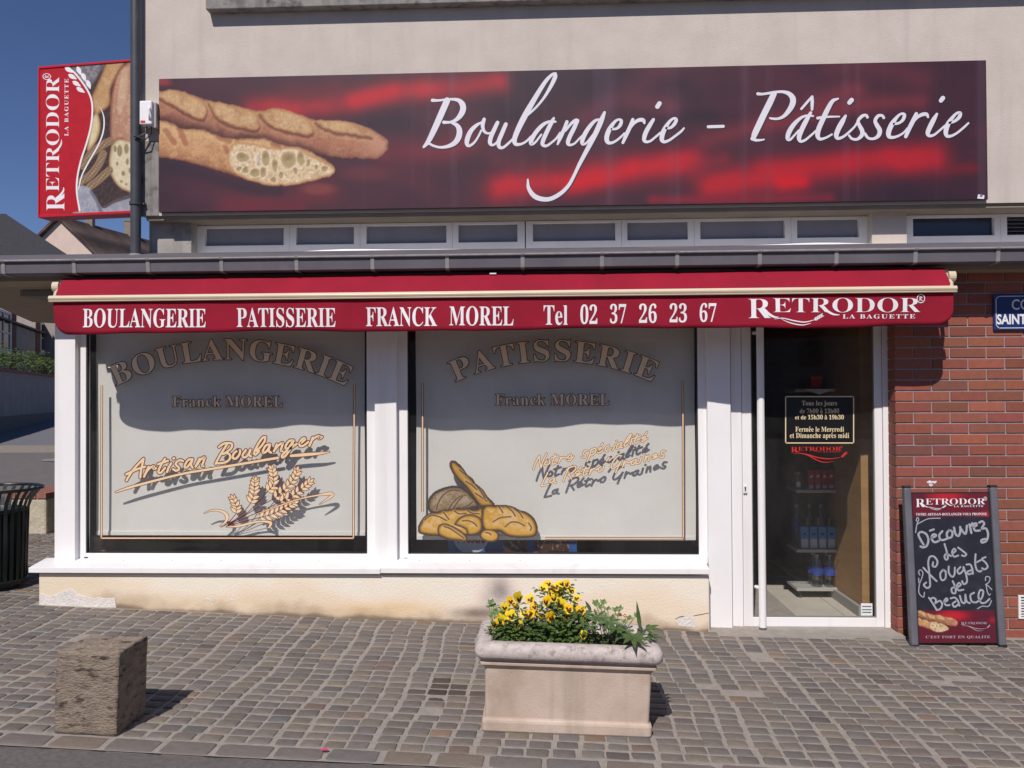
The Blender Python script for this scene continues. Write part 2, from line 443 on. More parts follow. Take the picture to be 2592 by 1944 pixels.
# cobbles: a few stone shapes, placed on a slightly wavy grid
def cobble_mesh(sx, sy, seed, h=.022):
    r = random.Random(seed); k = 12; ring = []
    for i in range(k):
        th = 2*math.pi*(i+.5)/k; c, s_ = math.cos(th), math.sin(th); e = .20
        x = math.copysign(abs(c)**e, c)*sx/2*(1+r.uniform(-.05, .04)); y = math.copysign(abs(s_)**e, s_)*sy/2*(1+r.uniform(-.07, .05))
        ring.append((x, y))
    tx, ty = r.uniform(-.02, .02), r.uniform(-.025, .025)
    vs = [(x, y, -.012) for x, y in ring] + [(x*.985, y*.985, h*.04+x*tx+y*ty) for x, y in ring] + [(x*.92, y*.90, h*.12+x*tx+y*ty+r.uniform(-.0008, .0008)) for x, y in ring] + [(0, 0, h*.14)]
    fs = []
    for a in (0, 1):
        fs += [(a*k+i, a*k+(i+1) % k, (a+1)*k+(i+1) % k, (a+1)*k+i) for i in range(k)]
    fs += [(2*k+i, 2*k+(i+1) % k, 3*k) for i in range(k)]
    return vs, fs
STONES = [(112,106,104),(117,111,107),(109,105,105),(119,112,107),(113,109,106),(106,103,104),(117,110,108),(114,110,109),(121,114,107),(110,104,101)]
ODD = [(126,110,97),(108,95,92),(98,92,92),(123,117,104),(103,104,106),(118,105,99)]
def stone_col():
    c = np.array(random.choice(ODD if random.random() < .10 else STONES), float)*random.uniform(.94, 1.06)
    return lin(c/255.0)*np.array([1.06,1.03,.96])
variants = [cobble_mesh(.1015, .0765, 100+i) for i in range(8)]
vmesh = []
for vs, fs in variants:
    me = bpy.data.meshes.new('cobble'); me.from_pydata(vs, [], fs); me.materials.append(cob_obj)
    me.polygons.foreach_set('use_smooth', [True]*len(me.polygons)); me.update(); vmesh.append(me)
PX, PY = .1150, .0890
cobs = []
KERB_IN = KERB_Y + .135
for j in range(64):
    y = KERB_IN + .048 + j*PY
    if y > 3.1: break
    for i in range(-58, 50):
        x = (i+.5)*PX + .022*math.sin(j*.21+i*.03) + .008*math.sin(j*.7+i*.4) + .006*math.sin(i*1.7) + random.uniform(-.004, .004)
        yy = y + .010*math.sin(i*.23+j*.2) + random.uniform(-.004, .004)
        if y > -.02 and x > -3.72: continue
        if yy > -.09 and -3.7 < x < 1.09: continue
        if yy > -.10 and 1.09 <= x < 2.42: continue
        if yy > -.05 and x >= 2.42: continue
        z = float(gz(x))
        px, py = projv((x, yy, z))
        if not (-450 < px < 3050 and 0 < py < 2200): continue
        # spots where sand has washed over the setts
        bury = 0.0
        for (bx, by, br) in ((-.62, -1.62, .22), (.98, -1.25, .33), (2.35, -.95, .25), (-2.9, -.75, .25), (1.3, -.6, .2)):
            d = math.hypot((x-bx), (yy-by)*1.3)
            bury = max(bury, max(0, 1-d/br))
        if bury > .45 and random.random() < bury*.9: z -= .004+.006*bury
        inside = (0 <= px <= 2592 and 0 <= py <= 1944)
        sc_ = stone_col()
        if math.hypot((px-1120)/60, (py-1748)/26) < 1 or math.hypot((px-1180)/40, (py-1760)/10) < 1: sc_ = sc_*np.array([.52, .47, .44])      # damp setts
        cobs.append((not inside, (yy+6), x, yy, z, random.randrange(8), random.uniform(-.045, .045), random.uniform(.90, 1.02), random.uniform(.88, 1.03), sc_, random.uniform(-.0015, .003)))
cobs.sort(key=lambda c: (c[0], c[1]))
slope = lambda x: -math.atan((float(gz(x+.05))-float(gz(x-.05)))/.1)
for c in cobs[:296]:
    _, _, x, y, z, vi, rz, sx, sy, cc, dz = c
    o = bpy.data.objects.new('cobble', vmesh[vi]); o.location = (x, y, z+dz); o.rotation_euler = (0, slope(x), rz); o.scale = (sx, sy, 1)
    o.color = (cc[0], cc[1], cc[2], 1); o.parent = pavement; col.objects.link(o)
mb = MB(); tint = []
for c in cobs[296:]:
    _, _, x, y, z, vi, rz, sx, sy, cc, dz = c
    vs, fs = variants[vi]; cr, sr = math.cos(rz), math.sin(rz); k = -slope(x)
    mb.add([(x+(a*cr*sx-b*sr*sy), y+(a*sr*sx+b*cr*sy), z+dz+q+(a*sx)*k) for a, b, q in vs], fs); tint += [cc]*len(vs)
o = mb.build('cobbles', cob_att, pavement, fix=False, smooth=True); tag(o, kind='stuff')
a = o.data.color_attributes.new('tint', 'FLOAT_COLOR', 'POINT'); tt = np.ones((len(tint), 4)); tt[:, :3] = np.array(tint); a.data.foreach_set('color', tt.ravel())
# kerb stones, one by one
x = -4.4; i = 0
kv = [cobble_mesh(.228, .118, 300+k, h=.018) for k in range(5)]; km = []
for vs, fs in kv:
    me = bpy.data.meshes.new('kerb_stone'); me.from_pydata(vs, [], fs); me.materials.append(cob_obj)
    me.polygons.foreach_set('use_smooth', [True]*len(me.polygons)); me.update(); km.append(me)
while x < 4.2:
    w = random.uniform(.22, .265)
    o = bpy.data.objects.new('kerb_stone', km[i % 5]); o.location = (x+w/2, KERB_Y+.066, float(gz(x+w/2))+.001); o.rotation_euler = (0, slope(x), random.uniform(-.02, .02)); o.scale = ((w-.022)/.228, random.uniform(.97, 1.03), 1)
    cc = lin(np.array(random.choice([(118,109,102),(114,107,103),(110,105,104),(121,111,101)]))/255.)*1.05; o.color = (cc[0], cc[1], cc[2], 1)
    o.parent = pavement; col.objects.link(o); x += w; i += 1

# street seen past the left corner of the shop
street_m = mat('worn_asphalt', (.150,.135,.130,1), (.120,.110,.106,1), rough=.9, scale=6, bump=.3, bscale=80)
street2_m = mat('blue_asphalt', (.155,.155,.170,1), (.13,.13,.145,1), rough=.9, scale=3)
side_pave_m = mat('pale_kerb', (.27,.235,.19,1), (.21,.185,.155,1), rough=.9, scale=9)
sidewalk = sheet('street_pavement', [-60, -40, -25, -15, -10, -8, -6, -4.2, -3.6], [3.2, 4, 6, 8, 10, 11.4], farz, street_m)
tag(sidewalk, 'brownish asphalt pavement past the left corner of the shop', 'pavement')
def zl(y): return lambda x, yy: farz(x, yy)
far_kerb = sheet('far_kerb', [-60, -40, -25, -15, -10, -8, -6, -4], [11.4, 13.2], lambda x, y: farz(x, y)+.004, side_pave_m)
tag(far_kerb, 'pale strip of kerb stones across the far street', 'kerb')
far_road = sheet('far_road', [-120, -60, -40, -25, -15, -10, -5, 10, 60, 140], [13.2, 18, 24, 30, 45, 90, 200], farz, street2_m)
tag(far_road, 'pale grey road running behind the litter bin', 'road')
fill = sheet('ground', [-3.6, 10, 60, 140], [3.2, 6, 13.2], lambda x, y: -.05, street_m)
tag(fill, 'asphalt ground behind the bakery', 'ground')

# ================================================================== BAKERY BUILDING
YC, YF, YG, YU, YT = .08, .13, .16, .35, .62
bak = empty('bakery_building', (0, .3, 0), 'single bakery building with beige rendered upper wall and white shop windows', 'building')
def X(px, Y=YC, py=1200): return float(at(px, py, Y)[0])
def Z(py, Y=YC, px=1300): return float(at(px, py, Y)[2])
XW = X(358, YU, 300)
ZB = 3.048
# upper wall with its ledge
o = MB().box(XW, 9, YU, 8, ZB, 7.2).build('upper_wall', stucco, bak)
o['label'] = 'beige rendered upper wall behind the long banner'
xl = X(520, YU-.09, 20); zl0 = float(at(525, 23, YU-.09)[2])
MB().box(xl, 9.1, YU-.09, YU+.01, zl0, zl0+.22).build('window_ledge', concrete_dirty, bak, bevel=.006)
MB().box(XW-.001, X(402, YU, 480), YU-.004, YU+.01, 3.05, 3.62).build('weathered_corner', concrete_dirty, bak)
# recessed clerestory band
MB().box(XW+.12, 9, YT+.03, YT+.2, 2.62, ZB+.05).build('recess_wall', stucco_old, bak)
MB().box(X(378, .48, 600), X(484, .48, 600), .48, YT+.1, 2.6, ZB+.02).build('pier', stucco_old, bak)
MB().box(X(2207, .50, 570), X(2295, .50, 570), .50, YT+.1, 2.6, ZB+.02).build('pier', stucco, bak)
MB().box(XW+.03, 9, YU+.02, YT+.05, ZB-.03, ZB-.002).build('recess_soffit', soffit_m, bak)
frost = mat('frosted_glazing', (.24,.235,.265,1), (.205,.20,.23,1), rough=.25, scale=3)
frost2 = mat('dark_glazing', (.028,.032,.055,1), (.022,.026,.045,1), rough=.12, scale=3)
PT, PB = float(at(1300, 568, YT)[2]), float(at(1300, 614, YT)[2])
panes = [(523,721),(752,898),(929,1131),(1161,1310),(1349,1557),(1587,1740),(1771,1984),(2015,2171),(2307,2512),(2544,2720)]
edges = [(490,736.5),(736.5,913.5),(913.5,1146),(1146,1329),(1331,1572),(1572,1755.5),(1755.5,1999.5),(1999.5,2203),(2288,2528),(2528,2740)]
for k, ((a, b), (e0, e1)) in enumerate(zip(panes, edges)):
    xa, xb, x0, x1 = [X(q, YT, 590) for q in (a, b, e0, e1)]
    m_ = MB(); y0, y1 = YT-.03, YT+.035; zt, zb = ZB-.034, 2.70
    m_.box(x0+.001, xa, y0, y1, zb, zt); m_.box(xb, x1-.001, y0, y1, zb, zt); m_.box(xa, xb, y0, y1, PT, zt); m_.box(xa, xb, y0, y1, zb, PB)
    w_ = m_.build('transom_window', white_pvc2, bak)
    if k < 9: MB().box(xa, xb, YT+.008, YT+.02, PB, PT).build('pane', frost2 if k == 8 else frost, w_)
    else:
        for q in range(5):
            zc = PB + (q+.5)*(PT-PB)/5
            MB().add([(xa, YT-.02, zc-.012), (xb, YT-.02, zc-.012), (xb, YT+.02, zc+.014), (xa, YT+.02, zc+.014), (xa, YT-.018, zc-.016), (xb, YT-.018, zc-.016)], [(0,1,2,3),(0,1,5,4)]).build('slat', zinc, w_, fix=False)
        MB().box(xa, xb, YT+.022, YT+.03, PB, PT).build('backing', seal, w_)
# bright flashing at the foot of the clerestory, bowed here and there
fl = MB(); n = 60; xs = np.linspace(X(480, .44, 620), 6.0, n)
top = [2.768 + .016*max(0, math.sin((x_+2.2)*1.9)) + .004*math.sin(x_*7) for x_ in xs]
for i in range(n-1):
    fl.add([(xs[i], .40, 2.745), (xs[i+1], .40, 2.745), (xs[i+1], .42, top[i+1]), (xs[i], .42, top[i]), (xs[i+1], .60, top[i+1]+.004), (xs[i], .60, top[i]+.004)], [(0,1,2,3), (3,2,4,5)])
fl.build('window_flashing', white_pvc2, bak)
# canopy: sloping zinc strip, flat roof, soffit, gutter with straps
A_ = atz(0, 780, 2.49); B_ = atz(137, 839, 2.49); dA = (B_-A_)/(B_[1]-A_[1])
corner = A_ + dA*(-.28-A_[1]); back = A_ + dA*(3.0-A_[1])
ZL = 2.607
cp = MB()
XL0 = float(corner[0])
cp.add([(XL0-.05, -.325, ZL), (9, -.325, ZL), (9, .42, 2.775), (XL0-.20, .42, 2.775)], [(0,1,2,3)])
cp.add([(XL0-.20, .42, 2.775), (9, .42, 2.775), (9, .7, 2.66), (XL0-.3, .7, 2.66)], [(0,1,2,3)])
can = cp.build('canopy_roof', zinc, bak)
sf = MB(); poly = [(9, -.155), (9, 4.5), (float(back[0])+1.2, 4.5), (float(back[0]), 3.0), (XL0-.04, -.155)]
sf.prism(poly, 'z', 2.49, 2.55); sf.build('canopy_soffit', soffit_m, bak)
MB().prism([(9, .72), (9, 4.5), (float(back[0])+1.2, 4.5), (float(back[0])+.1, 3.0), (XL0-.1, .72)], 'z', 2.56, 2.66).build('canopy_slab', zinc, bak)
gt = MB(); gp = [(-.314, 2.604), (-.308, 2.524), (-.300, 2.518), (-.16, 2.516), (-.16, 2.532), (-.292, 2.534), (-.298, 2.604)]
gt.prism(gp, 'x', XL0-.04, 9.0)
g = gt.build('gutter', zinc, bak)
MB().tube([(XL0-.04, -.324, ZL), (9, -.324, ZL)], .0085, 8).build('gutter_bead', zinc_l, g, smooth=True)
straps = [9, 188, 375, 561, 751, 943, 1132, 1323, 1524, 1714, 1923, 2117, 2317, 2526]
for q in straps:
    xs_ = X(q, -.31, 670)
    MB().prism([(-.3335, 2.612), (-.3185, 2.592), (-.3115, 2.522), (-.301, 2.5135), (-.20, 2.5105), (-.20, 2.5135), (-.300, 2.5165), (-.309, 2.525), (-.3155, 2.592), (-.3295, 2.616)], 'x', xs_-.013, xs_+.013).build('gutter_strap', zinc_l, g)
# dark board between gutter and wall, over the awning box
MB().box(X(138), 9, .20, .26, 2.35, 2.489).build('head_board', white_pvc2, bak)

# ---- ground floor walls and room
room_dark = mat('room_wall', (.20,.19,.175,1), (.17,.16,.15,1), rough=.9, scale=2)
wood_m = mat('orange_panelling', (.38,.215,.085,1), (.31,.175,.07,1), rough=.6, scale=3, stretch=(1,1,6))
xpl0, xpl1 = X(98, -.04, 1500), X(1796, -.04, 1500)
o = MB().box(xpl0, xpl1, -.04, .30, -.2, .415).build('plinth_wall', plinth_m, bak, bevel=.008)
o['label'] = 'cream plinth wall below the shop windows, flaking at the left'
plw = mat('weathered_paint', None, attr='ink', rough=.92)
_nt = plw.node_tree; _g = _nt.nodes.new('ShaderNodeNewGeometry'); _n = _nt.nodes.new('ShaderNodeTexNoise'); _n.inputs['Scale'].default_value = 110; _n.inputs['Detail'].default_value = 8; _b = _nt.nodes.new('ShaderNodeBump'); _b.inputs['Strength'].default_value = .55; _b.inputs['Distance'].default_value = .006
_nt.links.new(_g.outputs['Position'], _n.inputs['Vector']); _nt.links.new(_n.outputs[0], _b.inputs['Height']); _nt.links.new(_b.outputs[0], _nt.nodes['Principled BSDF'].inputs['Normal'])
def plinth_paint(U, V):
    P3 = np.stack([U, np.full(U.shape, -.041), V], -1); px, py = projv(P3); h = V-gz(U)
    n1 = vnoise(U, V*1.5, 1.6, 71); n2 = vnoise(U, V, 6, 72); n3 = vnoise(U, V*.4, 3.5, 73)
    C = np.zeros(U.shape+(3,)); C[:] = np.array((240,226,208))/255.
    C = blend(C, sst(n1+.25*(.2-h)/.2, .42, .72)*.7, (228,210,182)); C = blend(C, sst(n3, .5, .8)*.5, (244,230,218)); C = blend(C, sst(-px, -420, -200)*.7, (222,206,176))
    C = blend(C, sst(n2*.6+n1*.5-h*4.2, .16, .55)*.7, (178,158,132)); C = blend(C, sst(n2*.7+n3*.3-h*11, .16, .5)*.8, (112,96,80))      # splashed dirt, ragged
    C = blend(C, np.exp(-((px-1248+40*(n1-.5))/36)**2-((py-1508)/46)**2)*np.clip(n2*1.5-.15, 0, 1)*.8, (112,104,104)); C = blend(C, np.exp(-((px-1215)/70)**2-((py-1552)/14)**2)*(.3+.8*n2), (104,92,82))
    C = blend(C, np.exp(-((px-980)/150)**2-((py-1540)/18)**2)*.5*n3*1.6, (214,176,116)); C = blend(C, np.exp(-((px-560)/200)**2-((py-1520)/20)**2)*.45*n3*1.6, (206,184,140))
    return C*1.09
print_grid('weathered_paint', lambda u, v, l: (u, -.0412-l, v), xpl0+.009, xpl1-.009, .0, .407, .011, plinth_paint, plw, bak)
patch = [(365,1520),(410,1537),(460,1550),(520,1533),(590,1505),(640,1480),(668,1497),(700,1530),(780,1553),(860,1570),(900,1560),(960,1570),(1050,1565),(1052,1600),(1062,1652),(360,1652)]
pp = [(0+p[0]*.27726, 1080+p[1]*.27726) for p in patch]
m_ = MB(); f3 = [at(a, b, -.044) for a, b in pp]
m_.poly([(p[0], -.0450, p[2]) for p in f3]); 
n_ = len(f3); m_.add([(p[0], -.0450, p[2]) for p in f3]+[(p[0], -.039, p[2]+.002) for p in f3], [(i, (i+1) % n_, n_+(i+1) % n_, n_+i) for i in range(n_)])
m_.build('bare_patch', patch_m, bak, fix=False)
for (zo, sc, pts) in (((0, 1380, .33997), 0, [(1520,395),(1550,388),(1575,405),(1610,412),(1600,425),(1560,415)]), ((0, 1380, .33997), 0, [(1685,425),(1695,402),(1745,400),(1752,415),(1720,412)]),
                      ((1160, 1430, .28334), 0, [(1945,500),(1960,478),(2047,452),(2110,455),(2110,560),(2047,550),(1975,545)])):
    q = [at(zo[0]+a*zo[2], zo[1]+b*zo[2], -.042) for a, b in pts]
    MB().poly([(p[0], -.0428, p[2]) for p in q]).build('flaked_spot', patch_m, bak, fix=False)
# dark weathered smears and cracks in the plinth
crk = MB(); T = zoomT(1700, 1500, .40325)
for st in T([[(25,165,3),(60,150,4),(110,150,3),(170,140,4),(232,128,3)]]): ribbon(crk, st, plane_px(-.0412), .0012)
crk.build('crack', seal, bak, fix=False)
# sill: two lengths, tilted, the second lapping a little higher
for (a, b, dz, nm) in ((72, 962, 0, 1), (963, 1796, .006, 2)):
    x0, x1 = X(a, -.075, 1452), X(b, -.075, 1452)
    zf = float(at(950, 1453, -.075)[2])+dz
    s_ = MB().prism([(-.075, zf), (-.075, zf+.036), (YF+.01, zf+.066), (YF+.01, zf+.028), (-.04, zf+.010), (-.062, zf)], 'x', x0, x1)
    s_.build('window_sill', white_pvc, bak, bevel=.002)
    for k in range(6): MB().lathe([(.004, 0), (.004, .002), (.001, .003)], (x0+.25+k*.36, .085, zf+.0585), 8).build('screw', zinc, bak)
# columns
def colm(a, b, z0, z1=2.45, y0=YC, y1=.20): return MB().box(X(a), X(b), y0, y1, z0, z1).build('white_column', white_pvc, bak, bevel=.003)
colm(138, 190, .44); colm(949, 1004, .45); colm(1792, 1851, -.05)
MB().box(X(1852, YF), X(1878.5, YF), YF, .2, -.02, 2.45).build('door_jamb', white_pvc, bak, bevel=.002)
MB().box(X(2237, YF), X(2261, YF), YF, .2, -.02, 2.45).build('door_jamb', white_pvc, bak, bevel=.002)
MB().box(X(2259, YF)-.002, X(2290, YF), YF+.02, .3, -.05, 2.5).build('jamb_filler', seal, bak)
xw0 = X(138); 
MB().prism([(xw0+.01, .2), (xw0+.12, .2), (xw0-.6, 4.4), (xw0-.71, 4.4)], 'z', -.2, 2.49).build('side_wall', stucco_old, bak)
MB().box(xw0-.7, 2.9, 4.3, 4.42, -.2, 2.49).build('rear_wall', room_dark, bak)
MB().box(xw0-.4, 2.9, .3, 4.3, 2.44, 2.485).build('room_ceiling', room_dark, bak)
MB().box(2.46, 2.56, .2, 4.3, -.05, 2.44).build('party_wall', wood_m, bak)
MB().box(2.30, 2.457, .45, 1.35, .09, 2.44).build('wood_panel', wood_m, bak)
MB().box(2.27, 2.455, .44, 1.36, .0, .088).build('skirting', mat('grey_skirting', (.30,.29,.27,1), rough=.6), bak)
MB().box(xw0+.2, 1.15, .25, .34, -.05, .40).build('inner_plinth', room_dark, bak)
tile_m = mat('floor_tile', (.58,.53,.46,1), (.52,.475,.41,1), rough=.35, scale=5)
fz = .012
MB().box(xw0-.3, 2.46, .14, 4.3, -.05, fz-.004).build('room_floor', mat('tile_grout', (.20,.185,.165,1), rough=.9), bak)
for i in range(4):
    for j in range(6):
        x0 = .92 + i*.42; y0 = .16+j*.42
        MB().box(x0+.003, min(x0+.417, 2.27), y0+.003, y0+.417, fz-.005, fz).build('floor_tile', tile_m, bak)
# display deck and dark lining behind the shop windows
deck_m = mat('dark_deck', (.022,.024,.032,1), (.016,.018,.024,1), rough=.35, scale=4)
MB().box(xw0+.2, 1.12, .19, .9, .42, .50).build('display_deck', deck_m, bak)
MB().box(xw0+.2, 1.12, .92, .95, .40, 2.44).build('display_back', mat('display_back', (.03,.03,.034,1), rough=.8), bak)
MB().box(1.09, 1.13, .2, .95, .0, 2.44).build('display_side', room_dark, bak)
MB().box(1.08, 2.39, -.095, YF+.03, -.08, float(gz(1.7))+.004).build('threshold', mat('threshold_concrete', (.34,.315,.28,1), (.28,.26,.235,1), rough=.9, scale=12, bump=.4, bscale=90, stain=(.24,.22,.195,1), stain_scale=5), bak)

# ---- shop windows (frame > glass, lettering)
def ring(m_, x0, x1, z0, z1, xa, xb, za, zb, y0, y1):
    m_.box(x0, xa, y0, y1, z0, z1); m_.box(xb, x1, y0, y1, z0, z1); m_.box(xa, xb, y0, y1, z0, za); m_.box(xa, xb, y0, y1, zb, z1); return m_
def shop_window(o0, o1, g0, g1, label):
    x0, x1 = X(o0, YF), X(o1, YF); xa, xb = X(g0, YG), X(g1, YG)
    w_ = ring(MB(), x0, x1, .462, 2.44, xa, xb, .527, 2.40, YF, YF+.06).build('shop_window', white_pvc, bak, bevel=.003)
    w_['label'] = label
    ring(MB(), xa-.0005, xb+.0005, .5265, 2.4005, xa+.008, xb-.008, .535, 2.392, YF+.006, YG+.003).build('glazing_gasket', seal, w_)
    MB().quad((xa+.004, YG, .531), (xb-.004, YG, .531), (xb-.004, YG, 2.396), (xa+.004, YG, 2.396)).build('glass_pane', glass, w_, fix=False)
    zc = .495
    MB().box(x0+.045, x0+.075, YF-.0015, YF+.002, zc-.004, zc+.004).build('drain_slot', seal, w_)
    MB().box(x1-.075, x1-.045, YF-.006, YF+.002, zc-.008, zc+.008).build('drain_cover', white_pvc, w_, bevel=.001)
    return w_
win_l = shop_window(198, 950, 223, 931, 'left shop window lettered BOULANGERIE with painted wheat')
win_r = shop_window(1005, 1793, 1034, 1766, 'right shop window lettered PATISSERIE with painted bread')
YD = YG-.0015
# arched words
def arch_word(s, win, cx, cyb, chord, sag, h, space=1.0):
    R = ((chord/2)**2+sag**2)/(2*sag); half = math.asin(chord/2/R); P = plane_px(YD)
    v, f = text_fit(s, 0, space=space); q = []
    for a, b in v:
        th = (a-.5)*2*half; rr = R+b*h; q.append((cx+rr*math.sin(th), cyb+R-rr*math.cos(th)))
    mo_ = MB(); edge_ribbons(mo_, q, f, P, .0004, 1.9); mo_.build('lettering_outline', maroon_ink, win, fix=False)
    MB().add([P(x, y, .0012) for x, y in q], f).build('lettering', tan_dark, win, fix=False)
zA = lambda x, y: (190+x*.36167, 820+y*.36167)
zB = lambda x, y: (1000+x*.36166, 820+y*.36166)
c = zA(1090, 252); arch_word('BOULANGERIE', win_l, c[0], c[1], 1600*.3617, 186*.3617, 150*.3617, 1.06)
c = zB(1112, 262); arch_word('PATISSERIE', win_r, c[0], c[1], 1372*.3617, 146*.3617, 152*.3617, 1.10)
def px_text(name, s, rect, Y, m_, parent, lift=.001, off=0, bold=True, **k):
    """rect = (x0,x1,ytop,ybottom) in photograph pixels at the plane's middle height"""
    x0, x1, yt, yb = rect; PP = plane_px(Y)
    return flat_text(name, s, lambda u, v, l: PP(u, v, l), (x0, x1, yb, yt), m_, parent, lift=lift, off=off, bold=bold, **k)
for win, r, f_ in ((win_l, (682, 1452, 505, 580), zA), (win_r, (703, 1497, 490, 568), zB)):
    a, b = f_(r[0], r[2]), f_(r[1], r[3])
    v, f = text_fit('Franck MOREL', 0, space=1.12); q = [(a[0]+u_*(b[0]-a[0]), b[1]+w_*(a[1]-b[1])) for u_, w_ in v]; mo_ = MB(); edge_ribbons(mo_, q, f, plane_px(YD), .0004, 1.6); mo_.build('lettering_outline', maroon_ink, win, fix=False)
    px_text('lettering', 'Franck MOREL', (a[0], b[0], a[1], b[1]), YD, tan_dark, win, .0012, 0, space=1.12)
# thin double frame lines
def frame_line(win, pts, w=6.0):
    a_, b_ = MB(), MB(); P = plane_px(YD)
    for (p, q) in pts:
        ribbon(a_, [p, q], P, .0004, w, n=2, cap=False); ribbon(b_, [p, q], P, .0010, w*.45, n=2, cap=False)
    a_.build('frame_line_outline', maroon_ink, win, fix=False); b_.build('frame_line', tan_ink, win, fix=False)
frame_line(win_l, [(zA(188, 428), zA(184, 1500)), (zA(182, 1499), zA(1950, 1499)), (zA(1955, 415), zA(1948, 1500))])
frame_line(win_r, [(zB(193, 410), zB(191, 1315)), (zB(1050, 1500), zB(2020, 1500)), (zB(2014, 395), zB(2017, 1502))])
# handwritten words
def script(win, strokes, w, grow, nm='script'):
    a_, b_ = MB(), MB(); P = plane_px(YD)
    for i, s in enumerate(strokes):
        ribbon(a_, s, P, .0003+.000006*i, w, grow=grow); ribbon(b_, s, P, .0010+.000006*i, w)
    a_.build(nm+'_outline', maroon_ink, win, fix=False); b_.build(nm, tan_ink, win, fix=False)
art1 = [[(660,640),(600,700),(480,830),(380,970),(320,1075)],[(660,640),(635,760),(605,900),(595,1015)],[(310,955),(420,900),(560,840),(690,800)],
 [(760,800),(720,890),(670,1000)],[(700,930),(760,850),(830,800),(870,790),(860,850),(910,830)],
 [(1090,640),(1030,730),(970,850),(960,910),(1000,925),(1060,860),(1090,820)],[(950,750),(1050,715),(1150,680)],
 [(1215,730),(1160,820),(1130,905)],[(1255,640),(1275,630)],[(1450,690),(1400,670),(1340,690),(1300,750),(1350,800),(1370,850),(1310,880),(1250,850)],
 [(1620,650),(1560,660),(1500,740),(1480,810),(1530,810),(1600,720),(1640,650)],[(1635,660),(1610,760),(1640,820)],
 [(1780,640),(1740,720),(1700,800)],[(1720,770),(1800,660),(1880,610),(1860,690),(1830,780),(1860,790)]]
script(win_l, zoomT(280, 1080, .12658)(art1), 5.6, 2.3)
art2 = [[(240,310),(150,450),(80,570),(40,650)],[(100,355),(180,300),(270,285),(330,310),(310,380),(240,440),(170,480)],[(200,460),(280,480),(290,560),(220,620),(120,640),(50,640)],
 [(430,410),(360,470),(340,540),(390,560),(450,500),(470,420),(430,405)],[(570,410),(520,480),(520,530),(570,530),(630,460),(650,400)],[(640,420),(625,490),(660,520)],
 [(910,180),(870,190),(800,280),(740,390),(715,465),(740,490),(800,425)],[(910,180),(900,250),(830,350),(755,420)],
 [(990,310),(920,330),(870,420),(880,460),(940,420),(990,330)],[(990,330),(970,420),(1010,455)],
 [(1110,310),(1085,380),(1060,430)],[(1080,400),(1150,320),(1215,285),(1200,350),(1180,420),(1210,430)],
 [(1400,240),(1330,250),(1270,330),(1270,380),(1320,370),(1390,260)],[(1405,250),(1350,380),(1280,490),(1220,540),(1200,510),(1260,440),(1360,370),(1460,300)],
 [(1530,290),(1600,230),(1600,200),(1550,220),(1510,290),(1520,340),(1580,330),(1660,270)],[(1740,190),(1710,270),(1680,335)],[(1720,240),(1780,190),(1860,160),(1850,210),(1900,180)]]
script(win_l, zoomT(540, 1080, .14467)(art2), 5.6, 2.3)
und = zoomT(280, 1080, .12658)([[(100,1310,20),(400,1210,44),(900,1075,44),(1500,930,44),(2200,815,46),(3200,640,52)]])[0][:-1] + [(703.5, 1158.8, 6.2)]
und2 = zoomT(540, 1080, .14467)([[(1360,510,45),(1600,490,55),(1850,470,40),(2030,440,14)]])[0]
script(win_l, [und, und2], 6, 1.6, 'underline')
